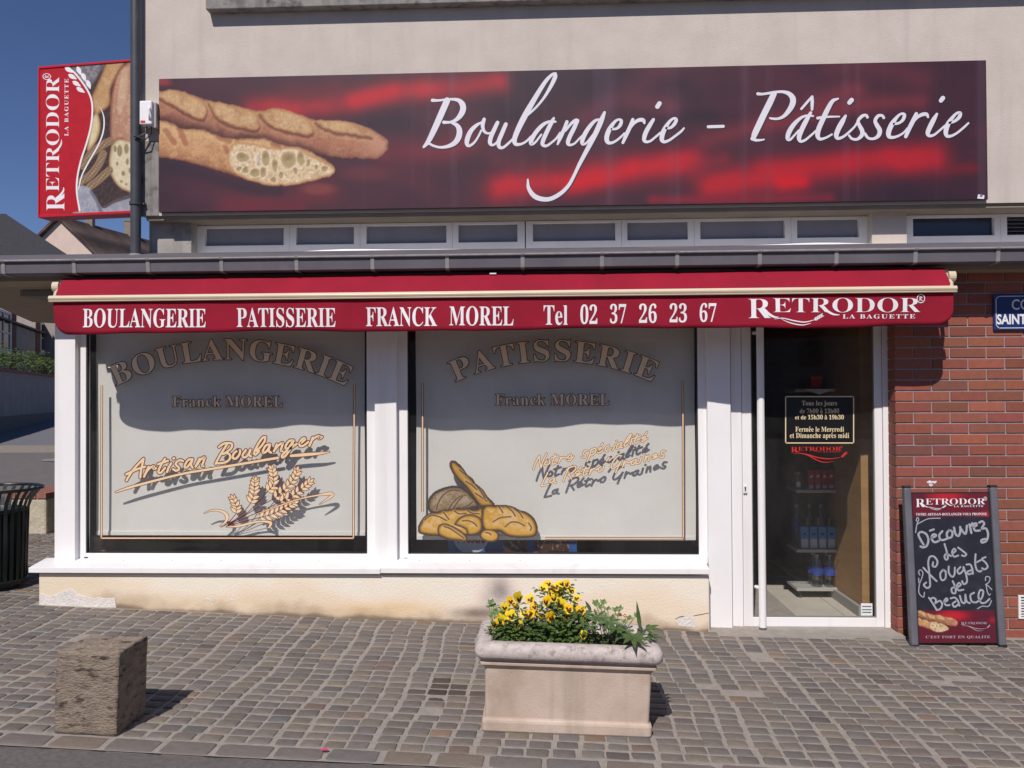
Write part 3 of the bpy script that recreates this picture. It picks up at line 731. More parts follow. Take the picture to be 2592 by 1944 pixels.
nts = [[(115,612),(150,510),(200,420)],[(200,420),(205,500),(222,588)],[(222,588),(255,490),(305,385)],[(320,480),(280,520),(285,550),(330,540),(350,500),(320,475)],
 [(430,400),(390,500),(390,540),(440,520)],[(370,450),(470,420)],[(510,440),(475,520)],[(490,480),(540,440),(570,450),(600,440)],[(610,470),(660,430),(650,400),(615,430),(605,480),(640,485),(690,430)],
 [(890,345),(850,350),(830,390),(860,410),(850,440),(810,435)],[(950,320),(920,420),(885,500)],[(935,340),(1000,310),(1010,350),(970,400),(925,410)],
 [(1040,350),(1090,310),(1070,300),(1035,350),(1050,380),(1110,340)],[(1110,240),(1085,275)],[(1200,270),(1160,290),(1145,340),(1180,350),(1230,310)],[(1290,260),(1250,340)],[(1306,207),(1314,203)],
 [(1370,230),(1320,260),(1310,310),(1350,300),(1385,225)],[(1385,225),(1370,290),(1395,300)],[(1520,110),(1490,130),(1420,250),(1430,280),(1470,250)],[(1520,110),(1480,190),(1435,235)],
 [(1530,170),(1505,260)],[(1546,137),(1554,133)],[(1610,110),(1570,200),(1580,240),(1630,210)],[(1550,170),(1650,130)],[(1670,190),(1720,160),(1710,140),(1670,170),(1670,215),(1750,170)],[(1745,80),(1715,115)],
 [(320,660),(270,760),(230,850)],[(230,850),(330,830)],[(410,740),(360,760),(350,800),(395,790),(425,735)],[(425,735),(410,790),(440,800)],
 [(620,590),(580,690),(545,785)],[(590,620),(650,580),(715,570),(720,610),(670,660),(610,690)],[(620,690),(660,750)],[(720,690),(770,660),(760,630),(720,660),(720,710),(800,670)],[(800,580),(775,610)],
 [(870,580),(830,670),(840,700),(890,670)],[(820,620),(920,590)],[(945,610),(915,690)],[(930,650),(980,600),(1010,620),(1040,600)],[(1100,560),(1050,600),(1055,640),(1100,625),(1120,575),(1095,560)],
 [(1200,440),(1165,490)],[(1380,420),(1330,420),(1260,500),(1230,580),(1260,600),(1330,550),(1370,500)],[(1370,500),(1320,600),(1295,660)],[(1420,490),(1395,580)],[(1410,540),(1450,500),(1480,520),(1510,500)],
 [(1580,470),(1530,500),(1520,540),(1560,535),(1600,470)],[(1600,470),(1585,520),(1620,530)],[(1665,440),(1640,520)],[(1696,392),(1704,388)],[(1730,420),(1710,500)],[(1720,470),(1770,410),(1770,490)],
 [(1830,440),(1880,410),(1870,390),(1830,420),(1830,460),(1910,420)],[(2010,350),(1970,350),(1950,390),(1990,410),(1970,440),(1930,435)]]
script(win_r, zoomT(1330, 1080, .17631)(nts), 3.7, 1.1)
# painted wheat
zW = lambda x, y: (500+x*.17179, 1160+y*.17179)
def teardrop(c, ang, L, w, k=9):
    out = []
    for t in np.linspace(0, 1, k): out.append((t, math.sin(math.pi*t**.75)*.5))
    prof = [(t, h) for t, h in out] + [(t, -h) for t, h in out[::-1][1:-1]]
    ca, sa = math.cos(ang), math.sin(ang)
    return [(c[0]+(t*L)*ca-(h*w)*sa, c[1]+(t*L)*sa+(h*w)*ca) for t, h in prof]
wa, wb = MB(), MB(); P = plane_px(YD); li = 0
def grain(c, ang, L, w):
    global li
    big = teardrop((c[0]-math.cos(ang)*8, c[1]-math.sin(ang)*8), ang, L+26, w+18); sm = teardrop(c, ang, L, w)
    wa.poly([P(*zW(*q), .0004+li*.000016) for q in big]); wb.poly([P(*zW(*q), .0004+li*.000016+.000008) for q in sm]); li += 1
ears = [([(570,800),(575,720),(545,640),(520,590)], 5, 75, 40), ([(790,650),(830,540),(840,440),(845,360),(850,330)], 7, 85, 42), ([(1040,480),(1110,400),(1120,300),(1110,200),(1090,160)], 7, 90, 44),
        ([(1150,580),(1280,470),(1380,360),(1450,250),(1470,180)], 8, 85, 42), ([(1230,640),(1380,570),(1500,480),(1600,400),(1660,350)], 7, 90, 42), ([(930,870),(1080,830),(1220,770),(1350,700),(1430,660)], 8, 95, 40)]
stems = [[(570,810),(500,900),(430,970),(350,1015)],[(790,650),(700,770),(560,900),(400,985)],[(1040,480),(900,640),(700,830),(450,975)],[(1150,580),(900,720),(650,870),(450,985)],[(1230,640),(950,770),(700,880),(430,1000)],[(930,870),(750,915),(560,965),(420,1000)]]
for s in stems:
    q = [zW(*p) for p in s]
    ribbon(wa, q, P, .0002+li*.000004, 2.0)
for spine, n_, L_, w_ in ears:
    q = catmull(spine, 6)
    ribbon(wa, [zW(*p) for p in q[::4]], P, .0002+li*.000004, 1.8)
    for k in range(n_-1, -1, -1):
        t = k/(n_-1)*.93; i_ = t*(len(q)-2); p = q[int(i_)]; d = q[min(int(i_)+2, len(q)-1)]-p; a0 = math.atan2(d[1], d[0])
        for sd in (-1, 1):
            grain((p[0], p[1]), a0+sd*(.92-.30*t), L_*1.38*(1-.25*t)*random.uniform(.9, 1.08), w_*1.12*(1-.15*t))
    e = q[-1]; d = q[-1]-q[-4]; grain(e, math.atan2(d[1], d[0]), L_*.8, w_*.9)
for s in ([(100,810,6),(200,770,16),(320,770,26),(410,810,40),(440,870,42),(410,940,26),(330,1000,8)], [(430,1010,8),(600,1000,26),(800,950,26),(950,930,22),(1050,940,36),(1080,960,40),(1060,1010,24),(1030,1030,6)],
          [(870,820,8),(1150,720,14),(1500,600,16),(1800,540,22),(1950,520,42),(1990,540,40),(1920,600,26),(1800,675,5)]):
    q = [zW(p[0], p[1])+(p[2]*.1718,) for p in s]
    ribbon(wa, q, P, .0004+li*.000016, grow=1.2); ribbon(wb, q, P, .0004+li*.000016+.000008); li += 1
wa.build('wheat_outline', maroon_ink, win_l, fix=False); wb.build('wheat', tan_ink, win_l, fix=False)
# painted bread group on the right window
def bread_shapes():
    S = []
    S.append(('bag', [(640,125),(700,125),(780,190),(850,270),(910,360),(1000,430),(1060,520),(1180,620),(1260,740),(1390,890),(1180,915),(1110,870),(1000,720),(880,560),(760,440),(670,320),(620,210),(622,150)]))
    S.append(('loaf', [(230,870),(260,770),(360,660),(520,590),(680,560),(820,590),(960,690),(1080,830),(1110,910),(900,950),(600,980),(440,1020),(300,1020),(240,950)]))
    S.append(('b1', [(65,1270),(130,1150),(230,1050),(400,1010),(620,960),(860,950),(1060,970),(1180,930),(1190,1100),(1170,1330),(1000,1410),(700,1410),(400,1420),(180,1400),(80,1360)]))
    S.append(('b2', [(1180,960),(1260,890),(1420,900),(1550,895),(1700,920),(1830,985),(1950,1020),(2080,1130),(2135,1260),(2130,1370),(2050,1440),(1800,1450),(1620,1420),(1480,1340),(1250,1340),(1170,1200)]))
    S.append(('b3', [(680,1230),(760,1120),(880,1055),(1000,1050),(1120,1090),(1180,1180),(1175,1320),(1080,1400),(930,1410),(880,1310)]))
    S.append(('b4', [(395,1300),(430,1230),(540,1210),(700,1270),(850,1370),(905,1450),(900,1510),(760,1510),(600,1490),(450,1430),(400,1370)]))
    S.append(('b5', [(1140,1390),(1200,1330),(1300,1310),(1410,1340),(1465,1410),(1440,1490),(1350,1525),(1250,1515),(1160,1460)]))
    return S
BS = bread_shapes()
PAL = {'bag': ((80,62,50),(190,145,62),(214,176,124)), 'loaf': ((70,62,60),(140,118,84),(176,156,130))}
creases = {'bag': [[(780,270),(850,330),(950,380)],[(890,470),(1000,540),(1090,620)],[(1060,680),(1180,760),(1260,820)],[(1060,520),(1150,640),(1230,770)]],
 'loaf': [[(380,970),(410,850),(500,710),(640,630),(800,640)],[(590,960),(680,830),(800,730),(900,710)],[(670,950),(760,820),(840,730)],[(840,930),(940,890),(1010,830)]],
 'b1': [[(170,1150),(280,1070),(420,1090),(560,1160)],[(500,1010),(560,1090),(600,1140)],[(690,990),(780,1040),(900,1030)],[(920,980),(1000,1030),(1130,1040)]],
 'b2': [[(1460,900),(1510,970),(1540,1020)],[(1590,905),(1700,990),(1760,1080)],[(1720,930),(1830,1020),(1890,1110)],[(1580,1270),(1680,1190),(1800,1190),(1920,1250)],[(1370,1180),(1500,1110),(1680,1090)],[(1990,1200),(2040,1280),(2020,1330)]],
 'b3': [[(830,1165),(930,1160),(1030,1200),(1090,1260)]], 'b4': [[(510,1260),(620,1300),(740,1380),(860,1470)]], 'b5': [[(1240,1370),(1300,1380),(1335,1410)]]}
def bread_paint(U, V):
    Xz, Yz = (U-1050)/.14467, (V-1150)/.14467
    C = np.zeros(U.shape+(3,)); C[:] = np.array((92,80,70))/255.
    for nm, poly in BS:
        d = poly_sd(Xz, Yz, poly); ed, mid, hi = PAL.get(nm, ((84,66,60),(206,158,66),(222,186,132)))
        nz = vnoise(Xz, Yz, .012, 3)
        wd = 60 if nm != 'b5' else 36
        base = np.zeros_like(C); base[:] = np.array(mid)/255.
        up = sst(-seg_dist(Xz, Yz, [(p[0]-18, p[1]-24) for p in poly], True), -110, -20)
        lo = sst(d, 0, wd)
        base = blend(base, (1-up)*0.9*sst(nz, .35, .65)*sst(d, wd*.6, wd*1.4), hi)
        if nm == 'loaf': base = blend(base, sst(vnoise(Xz, Yz, .09, 9, 2), .62, .72)*.6, (196,184,166))
        base = blend(base, 1-lo, ed)
        for c_ in creases.get(nm, []):
            dc = seg_dist(Xz, Yz, [tuple(a) for a in catmull(c_, 5)])
            base = blend(base, sst(-dc, -46, -14)*.55, hi); base = blend(base, sst(-dc, -17, -6)*.9, (88,66,50))
        C = blend(C, sst(d, -6, 6), (62,52,50)); C = np.where((d > 7)[..., None], base, C)
    return C
def bread_keep(U, V):
    Xz, Yz = (U-1050)/.14467, (V-1150)/.14467
    k = np.zeros(U.shape, bool)
    for nm, p in BS: k |= poly_sd(Xz, Yz, p) > -7
    return k
bread_m = mat('painted_bread', None, attr='ink', rough=.5)
print_grid('painted_bread', plane_px(YD), 1054, 1364, 1163, 1374, 1.35, bread_paint, bread_m, win_r, keep=bread_keep, lift=.0008)

# ---- entrance door
xd0, xd1 = X(1880, YF), X(2235.5, YF); xg0, xg1 = X(1901, YG), X(2212, YG)
zg = float(at(2050, 1561, YG)[2]); zd = .02
door = ring(MB(), xd0, xd1, zd, 2.42, xg0, xg1, zg, 2.36, YF+.006, YF+.05).build('entrance_door', white_pvc, bak, bevel=.003)
door['label'] = 'white framed glass entrance door with a long tubular handle'
ring(MB(), xg0-.0005, xg1+.0005, zg-.0005, 2.3605, xg0+.006, xg1-.006, zg+.006, 2.355, YF+.012, YG+.003).build('glazing_gasket', mat('grey_gasket', (.20,.21,.19,1), rough=.6), door)
MB().quad((xg0+.003, YG, zg+.003), (xg1-.003, YG, zg+.003), (xg1-.003, YG, 2.358), (xg0+.003, YG, 2.358)).build('glass_pane', glass_door, door, fix=False)
xh = X(1927.5, .06)
hm = MB().tube([(xh, .065, .035), (xh, .065, 2.36)], .026, 16)
h_ = hm.build('pull_handle', white_pvc, door, smooth=True)
MB().tube([(xh, .065, .02), (xh, .065, .0345)], .0265, 16).build('end_cap', mat('grey_cap', (.10,.10,.11,1), rough=.5), door, smooth=True)
for zz in (.3, 2.1): MB().tube([(xh, .075, zz), (xh-.03, YF+.01, zz)], .012, 10).build('handle_bracket', white_pvc, door)
kx, kz = float(at(1886.5, 1238, YF)[0]), float(at(1886.5, 1238, YF)[2])
MB().box(kx-.014, kx+.014, YF-.002, YF+.004, kz-.03, kz+.028).build('lock_plate', white_pvc2, door, bevel=.002)
mk = MB().lathe([(.006, 0), (.006, .003)], (0, 0, 0), 12); mk.v = [(kx+a, YF-.0045+c_, kz+.010+b) for a, b, c_ in mk.v]; mk.box(kx-.0035, kx+.0035, YF-.0045, YF-.0015, kz-.014, kz+.008); mk.build('keyhole', seal, door)
MB().box(kx-.014, kx+.014, YF-.0035, YF-.0015, kz-.034, kz-.030).build('plate_shadow_strip', seal, door)  # black strip standing in for the shade under the lock plate
MB().box(xd0+.02, xd1-.02, YF-.002, YF+.05, .008, .0195).build('brush_seal', seal, door)
# opening-hours panel
dz_ = lambda x, y: (1980+x*.13263, 980+y*.13263)
def P_d(Y):
    PP = plane_px(Y); return PP
a, b = dz_(65, 180), dz_(1362, 1065)
PPd = plane_px(YG-.0012)
MB().poly([PPd(a[0], a[1], 0), PPd(b[0], a[1], 0), PPd(b[0], b[1], 0), PPd(a[0], b[1], 0)]).build('hours_panel', black_panel, door, fix=False)
hb = MB()
for p, q in (((a[0], a[1]), (b[0], a[1])), ((b[0], a[1]), (b[0], b[1])), ((b[0], b[1]), (a[0], b[1])), ((a[0], b[1]), (a[0], a[1]))):
    ribbon(hb, [p, q], PPd, .0008, 2.6, n=2, cap=True)
hb.build('panel_border', gold_ink, door, fix=False)
def accents(P, lst, w, name, m_, parent, lift=.0011):
    q = MB()
    for s in lst: ribbon(q, s, P, lift, w, n=2)
    q.build(name, m_, parent, fix=False)
for s, r in (('Tous les jours', (375,1045,258,375)), ('de 7h00 a 13h00', (335,1085,408,498)), ('et de 15h30 a 19h30', (245,1175,528,615)), ('Fermee le Mercredi', (250,1178,755,850)), ('et Dimanche apres midi', (145,1275,872,998))):
    p, q = dz_(r[0], r[2]), dz_(r[1], r[3]); px_text('hours_lettering', s, (p[0], q[0], p[1], q[1]), YG-.0012, gold_ink, door, .0010)
accents(PPd, [[dz_(735,400), dz_(755,425)], [dz_(820,535), dz_(840,552)], [dz_(532,752), dz_(515,775)], [dz_(960,868), dz_(942,890)]], 1.3, 'hours_accents', gold_ink, door)
# logo, reusable: P(u,v,lift) with u to the right in widths of the word, v up
def logo(P, m_, parent, local=False, lift=.001, name='logo', swash=True, wheat=True, reg=True, sub=True, wide=False):
    flat_text(name+'_lettering', 'R', P, (0, .135, -.004, .102), m_, parent, lift, local=local, off=-.010)
    flat_text(name+'_lettering', 'ETRODOR', P, (.142, 1.0, .026, .106), m_, parent, lift, local=local, space=.98, off=-.010)
    mb = MB(); mb2 = MB(); mb3 = MB()
    ribbon(mb2, [(.088,.05,.012),(.118,.02,.014),(.15,.003,.010),(.175,.002,.003)], P, lift+.00004, n=4, cap=False)
    mb2.build(name+'_tail', m_, parent, local=local, fix=False)
    ribbon(mb3, [(.435,.056,.011),(.465,.032,.013),(.497,.017,.010),(.53,.014,.003)], P, lift+.00004, n=4, cap=False)
    mb3.build(name+'_tail', m_, parent, local=local, fix=False)
    if reg:
        mr = MB(); ribbon(mr, [(1.0+.022*math.cos(t), .100+.022*math.sin(t), .0045) for t in np.linspace(0, 2*math.pi, 13)], P, lift, n=3, cap=False)
        ribbon(mr, [(.994,.088,.004),(.994,.111,.004)], P, lift, n=2, cap=False); ribbon(mr, [(.994,.110,.004),(1.008,.106,.004),(.996,.100,.004),(1.009,.088,.004)], P, lift+.00003, n=2, cap=False); mr.build(name+'_registered_mark', m_, parent, local=local, fix=False)
    if swash:
        if wide:
            ribbon(mb, [(.04,-.03,.004),(.17,-.022,.011),(.33,-.05,.020),(.55,-.11,.020),(.78,-.132,.016),(.99,-.10,.006)], P, lift+.00008, n=6, cap=False)
            ribbon(mb, [(.22,-.028,.004),(.36,-.075,.014),(.50,-.15,.018),(.66,-.20,.014),(.85,-.185,.003)], P, lift+.00012, n=6, cap=False)
            wc, ws, wr = (1.0, -.098), .055, .75
        else:
            ribbon(mb, [(.150,-.008,.002),(.20,-.004,.005),(.27,-.018,.006),(.33,-.024,.006),(.385,-.012,.003)], P, lift+.00008, n=6, cap=False)
            ribbon(mb, [(.19,-.008,.002),(.24,-.028,.005),(.31,-.040,.005),(.365,-.030,.002)], P, lift+.00012, n=6, cap=False)
            wc, ws, wr = (.385, -.012), .022, .5
        if wheat:
            for k in range(4):
                for sd in (-1, 1):
                    t = teardrop((wc[0]+k*ws*.62*math.cos(wr), wc[1]+k*ws*.62*math.sin(wr)), wr+sd*.45, ws*1.0, ws*.36)
                    mb.poly([P(x_, y_, lift+.00015+.00003*k+.000012*sd) for x_, y_ in t])
    if swash: mb.build(name+'_swash', m_, parent, local=local, fix=False)
    if sub: flat_text(name+'_subline', 'LA BAGUETTE', P, (.548, .968, -.006, .017), m_, parent, lift, local=local, space=1.25)
def logo_px(Y, x0, yb, x1, ybr):
    k = (x1-x0); PP = plane_px(Y)
    return lambda u, v, l: PP(x0+u*k, yb+(ybr-yb)*u-v*k, l)
p, q = dz_(165, 1240), dz_(1130, 1240)
logo(logo_px(YG-.0012, p[0], p[1], q[0], q[1]), red_ink, door, name='red_logo', wide=True)
sx0, sx1, sz0, sz1 = X(2179, YG, 1530), X(2208, YG, 1530), float(at(2190, 1558, YG)[2]), float(at(2190, 1527, YG)[2])
MB().quad((sx0, YG-.0015, sz0), (sx1, YG-.0015, sz0), (sx1, YG-.0015, sz1), (sx0, YG-.0015, sz1)).build('sticker', white_ink, door, fix=False)
MB().box(sx0+.006, sx1-.006, YG-.0026, YG-.002, (sz0+sz1)/2-.005, (sz0+sz1)/2+.002).build('sticker_print', mat('green_ink', (.02,.20,.07,1)), door)
for zq in (.70, .22): MB().box(sx0+.008, sx1-.008, YG-.0026, YG-.002, sz0+zq*(sz1-sz0), sz0+(zq+.09)*(sz1-sz0)).build('sticker_print', mat('grey_ink', (.12,.13,.16,1)), door)

# ================================================================== BRICK WALL
bw = empty('brick_wall', (2.4, 0, 0), 'red brick wall with pale joints at the right of the door', 'wall')
xb0 = X(2270, 0, 1300); JZ = float(at(2400, 991, 0)[2]); CH = .0742; BLEN = .2475; JT = .0105
z_lo = JZ - math.ceil((JZ+.08)/CH)*CH
MB().box(xb0+.006, 4.12, .005, .28, -.15, 2.49).build('mortar', mortar_m, bw)
MB().box(4.125, 9, .0, .28, -.15, 2.49).build('plain_return', mat('plain_brickwork', (.26,.085,.055,1), (.20,.07,.05,1), rough=.9, scale=9, bump=.4, bscale=60), bw)
bmesh_cache = {}
def brick_mesh(L, D, var):
    key = (round(L, 3), round(D, 3), var)
    if key not in bmesh_cache:
        r = random.Random(hash(key)); j = lambda a: r.uniform(-a, a)
        h = CH-JT; b_ = .0022
        vs = [(0, 0, 0), (L, 0, 0), (L, D, 0), (0, D, 0), (0, 0, h), (L, 0, h), (L, D, h), (0, D, h)]
        fr = [(b_+j(.0012), -b_, b_+j(.0012)), (L-b_+j(.0012), -b_, b_+j(.0012)), (L-b_+j(.0012), -b_, h-b_+j(.0012)), (b_+j(.0012), -b_, h-b_+j(.0012))]
        lf = [(-b_, b_+.001, b_), (-b_, D-b_, b_), (-b_, D-b_, h-b_), (-b_, b_+.001, h-b_)]
        fs = [(8,9,10,11),(0,1,9,8),(1,5,10,9),(5,4,11,10),(4,0,8,11),(1,2,6,5),(4,5,6,7),(0,3,2,1),(12,15,14,13),(0,12,13,3),(3,13,14,7),(7,14,15,4),(4,15,12,0)]
        me = bpy.data.meshes.new('brick'); me.from_pydata(vs+fr+lf, [], fs); me.materials.append(brick_m); me.update(); bmesh_cache[key] = me
    return bmesh_cache[key]
def add_brick(x, y, z, L, D):
    o = bpy.data.objects.new('brick', brick_mesh(L, D, random.randrange(3))); o.parent = bw
    o.location = (x-2.4, y+random.uniform(-.0008, .0008), z)
    c_ = np.array((137, 80, 64), float)*random.uniform(.88, 1.09) + np.array((random.uniform(-5, 5), random.uniform(-4, 4), random.uniform(-4, 6)))
    c_ = lin(np.clip(c_, 0, 255)/255.)*1.15; o.color = (c_[0], c_[1], c_[2], 1); col.objects.link(o)
row = 0; z = z_lo
while z < 2.47:
    x = xb0; first = True; n = int(round((z-JZ)/CH))
    while x < 4.08:
        L = (BLEN/2 if (n % 2 == 1) else BLEN)-JT if first else BLEN-JT
        if first: L += .004
        add_brick(x, 0, z+JT, L, .115 if first else .03); x += L+JT; first = False
    if n % 2 == 1: add_brick(xb0+.002, .126, z+JT, .05, .13)
    else: add_brick(xb0+.002, .126, z+JT, .05, .13)
    z += CH
# pale paint splash on one brick
m_ = MB(); T = zoomT(2200, 660, .3557)
for s in T([[(415,1576,10),(432,1574,22),(446,1580,12)],[(450,1572,10),(466,1576,18),(478,1570,8)],[(428,1592,8),(440,1598,16),(452,1594,6)]]): ribbon(m_, s, plane_px(-.0035), .0005)
o = m_.build('paint_splash', white_ink, bw, fix=False)
# ventilation grille low in the brickwork
vg = empty('vent_grille', at(2600, 1565, -.002), 'white slatted vent grille low in the brickwork beside the chalkboard', 'vent')
vx0, vx1, vz0, vz1 = X(2576, 0, 1535), X(2640, 0, 1535), Z(1566, 0, 2590), Z(1506, 0, 2590)
ring(MB(), vx0, vx1, vz0, vz1, vx0+.018, vx1-.018, vz0+.012, vz1-.012, -.012, .0).build('grille_frame', white_pvc2, vg, bevel=.002)
for k in range(7):
    zc = vz0+.016+(k+.5)*(vz1-vz0-.032)/7
    MB().box(vx0+.016, vx1-.016, -.010, -.004, zc-.006, zc+.003).build('slat', white_pvc2, vg)
MB().box(vx0+.015, vx1-.015, -.0035, -.0026, vz0+.01, vz1-.01).build('backing', seal, vg)
# enamel street sign
enamel = mat('blue_enamel', (.012,.035,.15,1), (.010,.03,.125,1), rough=.25, scale=4)
ss = empty('street_sign', at(2590, 836, -.02), 'blue enamel street plate with white border on the brick wall', 'sign')
ex0, ex1, ez0, ez1 = X(2515, -.02, 790), X(2515, -.02, 790)+.50, Z(836, -.02, 2560), Z(744, -.02, 2560)
MB().box(ex0, ex1, -.022, -.004, ez0, ez1).build('plate', enamel, ss, bevel=.006)
bd = MB(); i_ = .016; rr_ = .018
pth = [(ex0+i_+rr_, ez0+i_), (ex1-i_-rr_, ez0+i_), (ex1-i_, ez0+i_+rr_), (ex1-i_, ez1-i_-rr_), (ex1-i_-rr_, ez1-i_), (ex0+i_+rr_, ez1-i_), (ex0+i_, ez1-i_-rr_), (ex0+i_, ez0+i_+rr_)]
Ps = lambda x, z_, l: (x, -.0222-l, z_)
for p, q in zip(pth, pth[1:]+pth[:1]): ribbon(bd, [p, q], Ps, .0006, .0045, n=2)
bd.build('border', white_ink, ss, fix=False)
a_ = [X(q, -.022, 770) for q in (2561, 2606)]; flat_text('lettering', 'CO', Ps, (a_[0], a_[1], Z(784, -.022, 2575), Z(758, -.022, 2575)), white_ink, ss, .0008, bold=False, off=.012)
a_ = [X(q, -.022, 810) for q in (2524, 2605)]; flat_text('lettering', 'SAINT-', Ps, (a_[0], a_[1], Z(820, -.022, 2560), Z(796, -.022, 2560)), white_ink, ss, .0008, bold=False, off=.03)

# ================================================================== AWNING
aw = empty('awning', (-.35, -.15, 2.35), 'red canvas awning with cream front rail and white lettered valance', 'awning')
xa0, xa1 = X(131, -.36, 752), X(2416, -.36, 740)
ABZ = float(at(1300, 737, -.36)[2])
fb = MB(); n = 90; xs = np.linspace(xa0+.01, xa1-.01, n)
prof = [(-.348, ABZ-.010), (-.305, ABZ+.072), (-.258, 2.494), (-.10, 2.488)]
vs = []; 
for i, x_ in enumerate(xs):
    t = i/(n-1)
    for k, (y_, z_) in enumerate(prof):
        sag = -.006*math.sin(math.pi*k/3)*(1+.6*math.sin(x_*2.3)) + .0025*math.sin(x_*9+k)*math.sin(x_*2.1) + .0015*math.sin(x_*23+k*2)
        inset = .005*k
        vs.append((x_ + (inset if i == 0 else (-inset if i == n-1 else 0)), y_, z_+sag))
m4 = len(prof)
fb.add(vs, [(i*m4+k, (i+1)*m4+k, (i+1)*m4+k+1, i*m4+k+1) for i in range(n-1) for k in range(m4-1)])
fb.build('canvas_top', awning_m, aw, smooth=True, fix=False)
rail = [(-.385, ABZ-.006), (-.378, ABZ+.002), (-.352, ABZ+.002), (-.344, ABZ-.006), (-.344, ABZ-.038), (-.364, ABZ-.041), (-.384, ABZ-.041), (-.387, ABZ-.035), (-.378, ABZ-.031), (-.387, ABZ-.024), (-.390, ABZ-.014)]
rl = MB().prism(rail, 'x', X(125, -.37, 752), X(2421, -.37, 740)).build('front_rail', cream_metal, aw, bevel=.0015)
tb = MB().tube([(xa0+.03, -.09, ABZ+.055), (xa1-.03, -.09, ABZ+.055)], .045, 14).build('roller_tube', cream_metal, aw, smooth=True)
VT, VB = ABZ-.036, float(at(1300, 833.5, -.36)[2])
def valY(x_, z_):
    k = (VT-z_)/(VT-VB)
    return -.364 + k*(.010*math.sin(x_*3.1+.5)+.008*math.sin(x_*7.3+1)*math.sin(x_*1.3)+.004*math.sin(x_*15+z_*9)) + (.012*k*max(0, 1-(x_-xa0)/.35)*math.sin((x_-xa0)*22+z_*18))
def valB(x_):
    b_ = VB + .006*math.sin(x_*2.7+.4)+.003*math.sin(x_*6.1)+.0015*math.sin(x_*15) - .003
    for e, sg, R_ in ((xa0+.012, 1, .11), (xa1-.008, -1, .10)):
        d = (x_-e)*sg
        if d < R_: b_ = b_ + R_ - math.sqrt(max(0, R_*R_-(R_-max(d, 0))**2))
    return b_
nx = 260; nz = 9; vs = []
xs = np.concatenate([xa0+.012+.11*(1-np.cos(np.linspace(0, math.pi/2, 14)))[:-1], np.linspace(xa0+.122, xa1-.108, nx), (xa1-.008-.10*(1-np.cos(np.linspace(0, math.pi/2, 14))[::-1]))[1:]])
for x_ in xs:
    b_ = valB(x_)
    for k in range(nz):
        z_ = VT+(b_-VT)*k/(nz-1); vs.append((x_, valY(x_, z_), z_))
va = MB().add(vs, [(i*nz+k, (i+1)*nz+k, (i+1)*nz+k+1, i*nz+k+1) for i in range(len(xs)-1) for k in range(nz-1)]).build('valance', awning_m, aw, smooth=True, fix=False)
sm = va.modifiers.new('thickness', 'SOLIDIFY'); sm.thickness = .0016; sm.offset = 1
def Pv(x, y, l):
    p = at(x, y, -.364); return (p[0], valY(p[0], p[2])-.002-l, p[2])
for s, r in (('BOULANGERIE', (210.7,522,781,830)), ('PATISSERIE', (599,849.5,779,828.5)), ('FRANCK', (926,1107,777,826.5)), ('MOREL', (1138,1300,775,825)), ('Tel', (1376,1437,773,823)), ('02', (1469,1512,770.5,820.5)), ('37', (1544,1585,769,819)), ('26', (1617.5,1662,768.5,818)), ('23', (1695,1739,767.5,816.5)), ('67', (1771,1813,767,815.5))):
    flat_text('lettering', s, Pv, (r[0], r[1], r[3], r[2]), white_ink, va, .001)
def Plogo(u, v, l):
    k = 438.2; return Pv(1892.6+u*k, 804.4-1.2*u-v*k*1.08, l)
logo(Plogo, white_ink, va)
# end brackets
for (xe, sg, lab) in ((xa1, 1, 'right'), (xa0, -1, 'left')):
    e = MB(); 
    e.tube([(xe+sg*.010, -.235, ABZ+.080), (xe+sg*.055, -.235, ABZ+.080)], .040, 16)
    e.prism([(-.25, ABZ+.03), (-.05, ABZ+.03), (-.05, ABZ+.125), (-.25, ABZ+.125)], 'x', xe-sg*.004, xe+sg*.012)
    e.tube([(xe+sg*.018, -.235, ABZ+.06), (xe+sg*.012, -.29, ABZ+.03), (xe-sg*.015, -.35, ABZ-.008)], .014, 10)
    e.build('end_bracket', cream_metal, aw, bevel=.003)
cx_, cz_ = X(1248, -.27, 692), Z(692, -.27, 1248)
MB().box(cx_-.022, cx_+.022, -.278, -.266, cz_-.006, cz_+.004).build('clip', white_pvc, aw)

# ================================================================== BANNER
BX0, BX1, BZ0, BZ1, BY = -2.946, 3.176, 3.066, 4.079, .31
ban = empty('banner_sign', ((BX0+BX1)/2, BY, BZ0), 'long dark red banner sign showing baguettes and white script words', 'sign')
MB().box(BX0, BX1, BY, BY+.032, BZ0, BZ1).build('panel', mat('panel_edge', (.035,.022,.028,1), rough=.5), ban)
z2 = lambda L: [(380+x_*.3255, 140+y_*.3255) for x_, y_ in L]
BAG1 = z2([(-10,275),(68,275),(200,268),(330,310),(460,350),(620,380),(760,410),(860,430),(960,410),(1060,420),(1170,460),(1270,500),(1400,505),(1540,515),(1650,545),(1760,600),(1840,660),(1850,710),(1800,780),(1740,805),(1600,800),(1420,790),(1200,740),(1000,710),(800,650),(600,650),(400,580),(250,560),(150,520),(68,490),(-10,480)])
EARS = [z2(e) for e in ([(-10,330),(68,300),(150,270),(330,320),(430,380),(410,500),(250,430),(130,360),(68,330)], [(460,360),(640,390),(800,440),(850,540),(820,580),(700,560),(560,510),(490,440)], [(850,450),(980,415),(1130,450),(1230,510),(1270,590),(1230,615),(1060,590),(920,530)], [(1290,510),(1450,510),(1600,535),(1690,590),(1720,635),(1600,615),(1420,590),(1330,550)])]
BAG2 = z2([(-10,480),(68,500),(150,520),(260,570),(420,580),(530,625),(640,650),(900,650),(990,690),(1180,720),(1300,780),(1400,840),(1435,890),(1420,930),(1300,970),(1100,1010),(980,1018),(850,1000),(700,950),(500,890),(300,830),(68,790),(-10,780)])
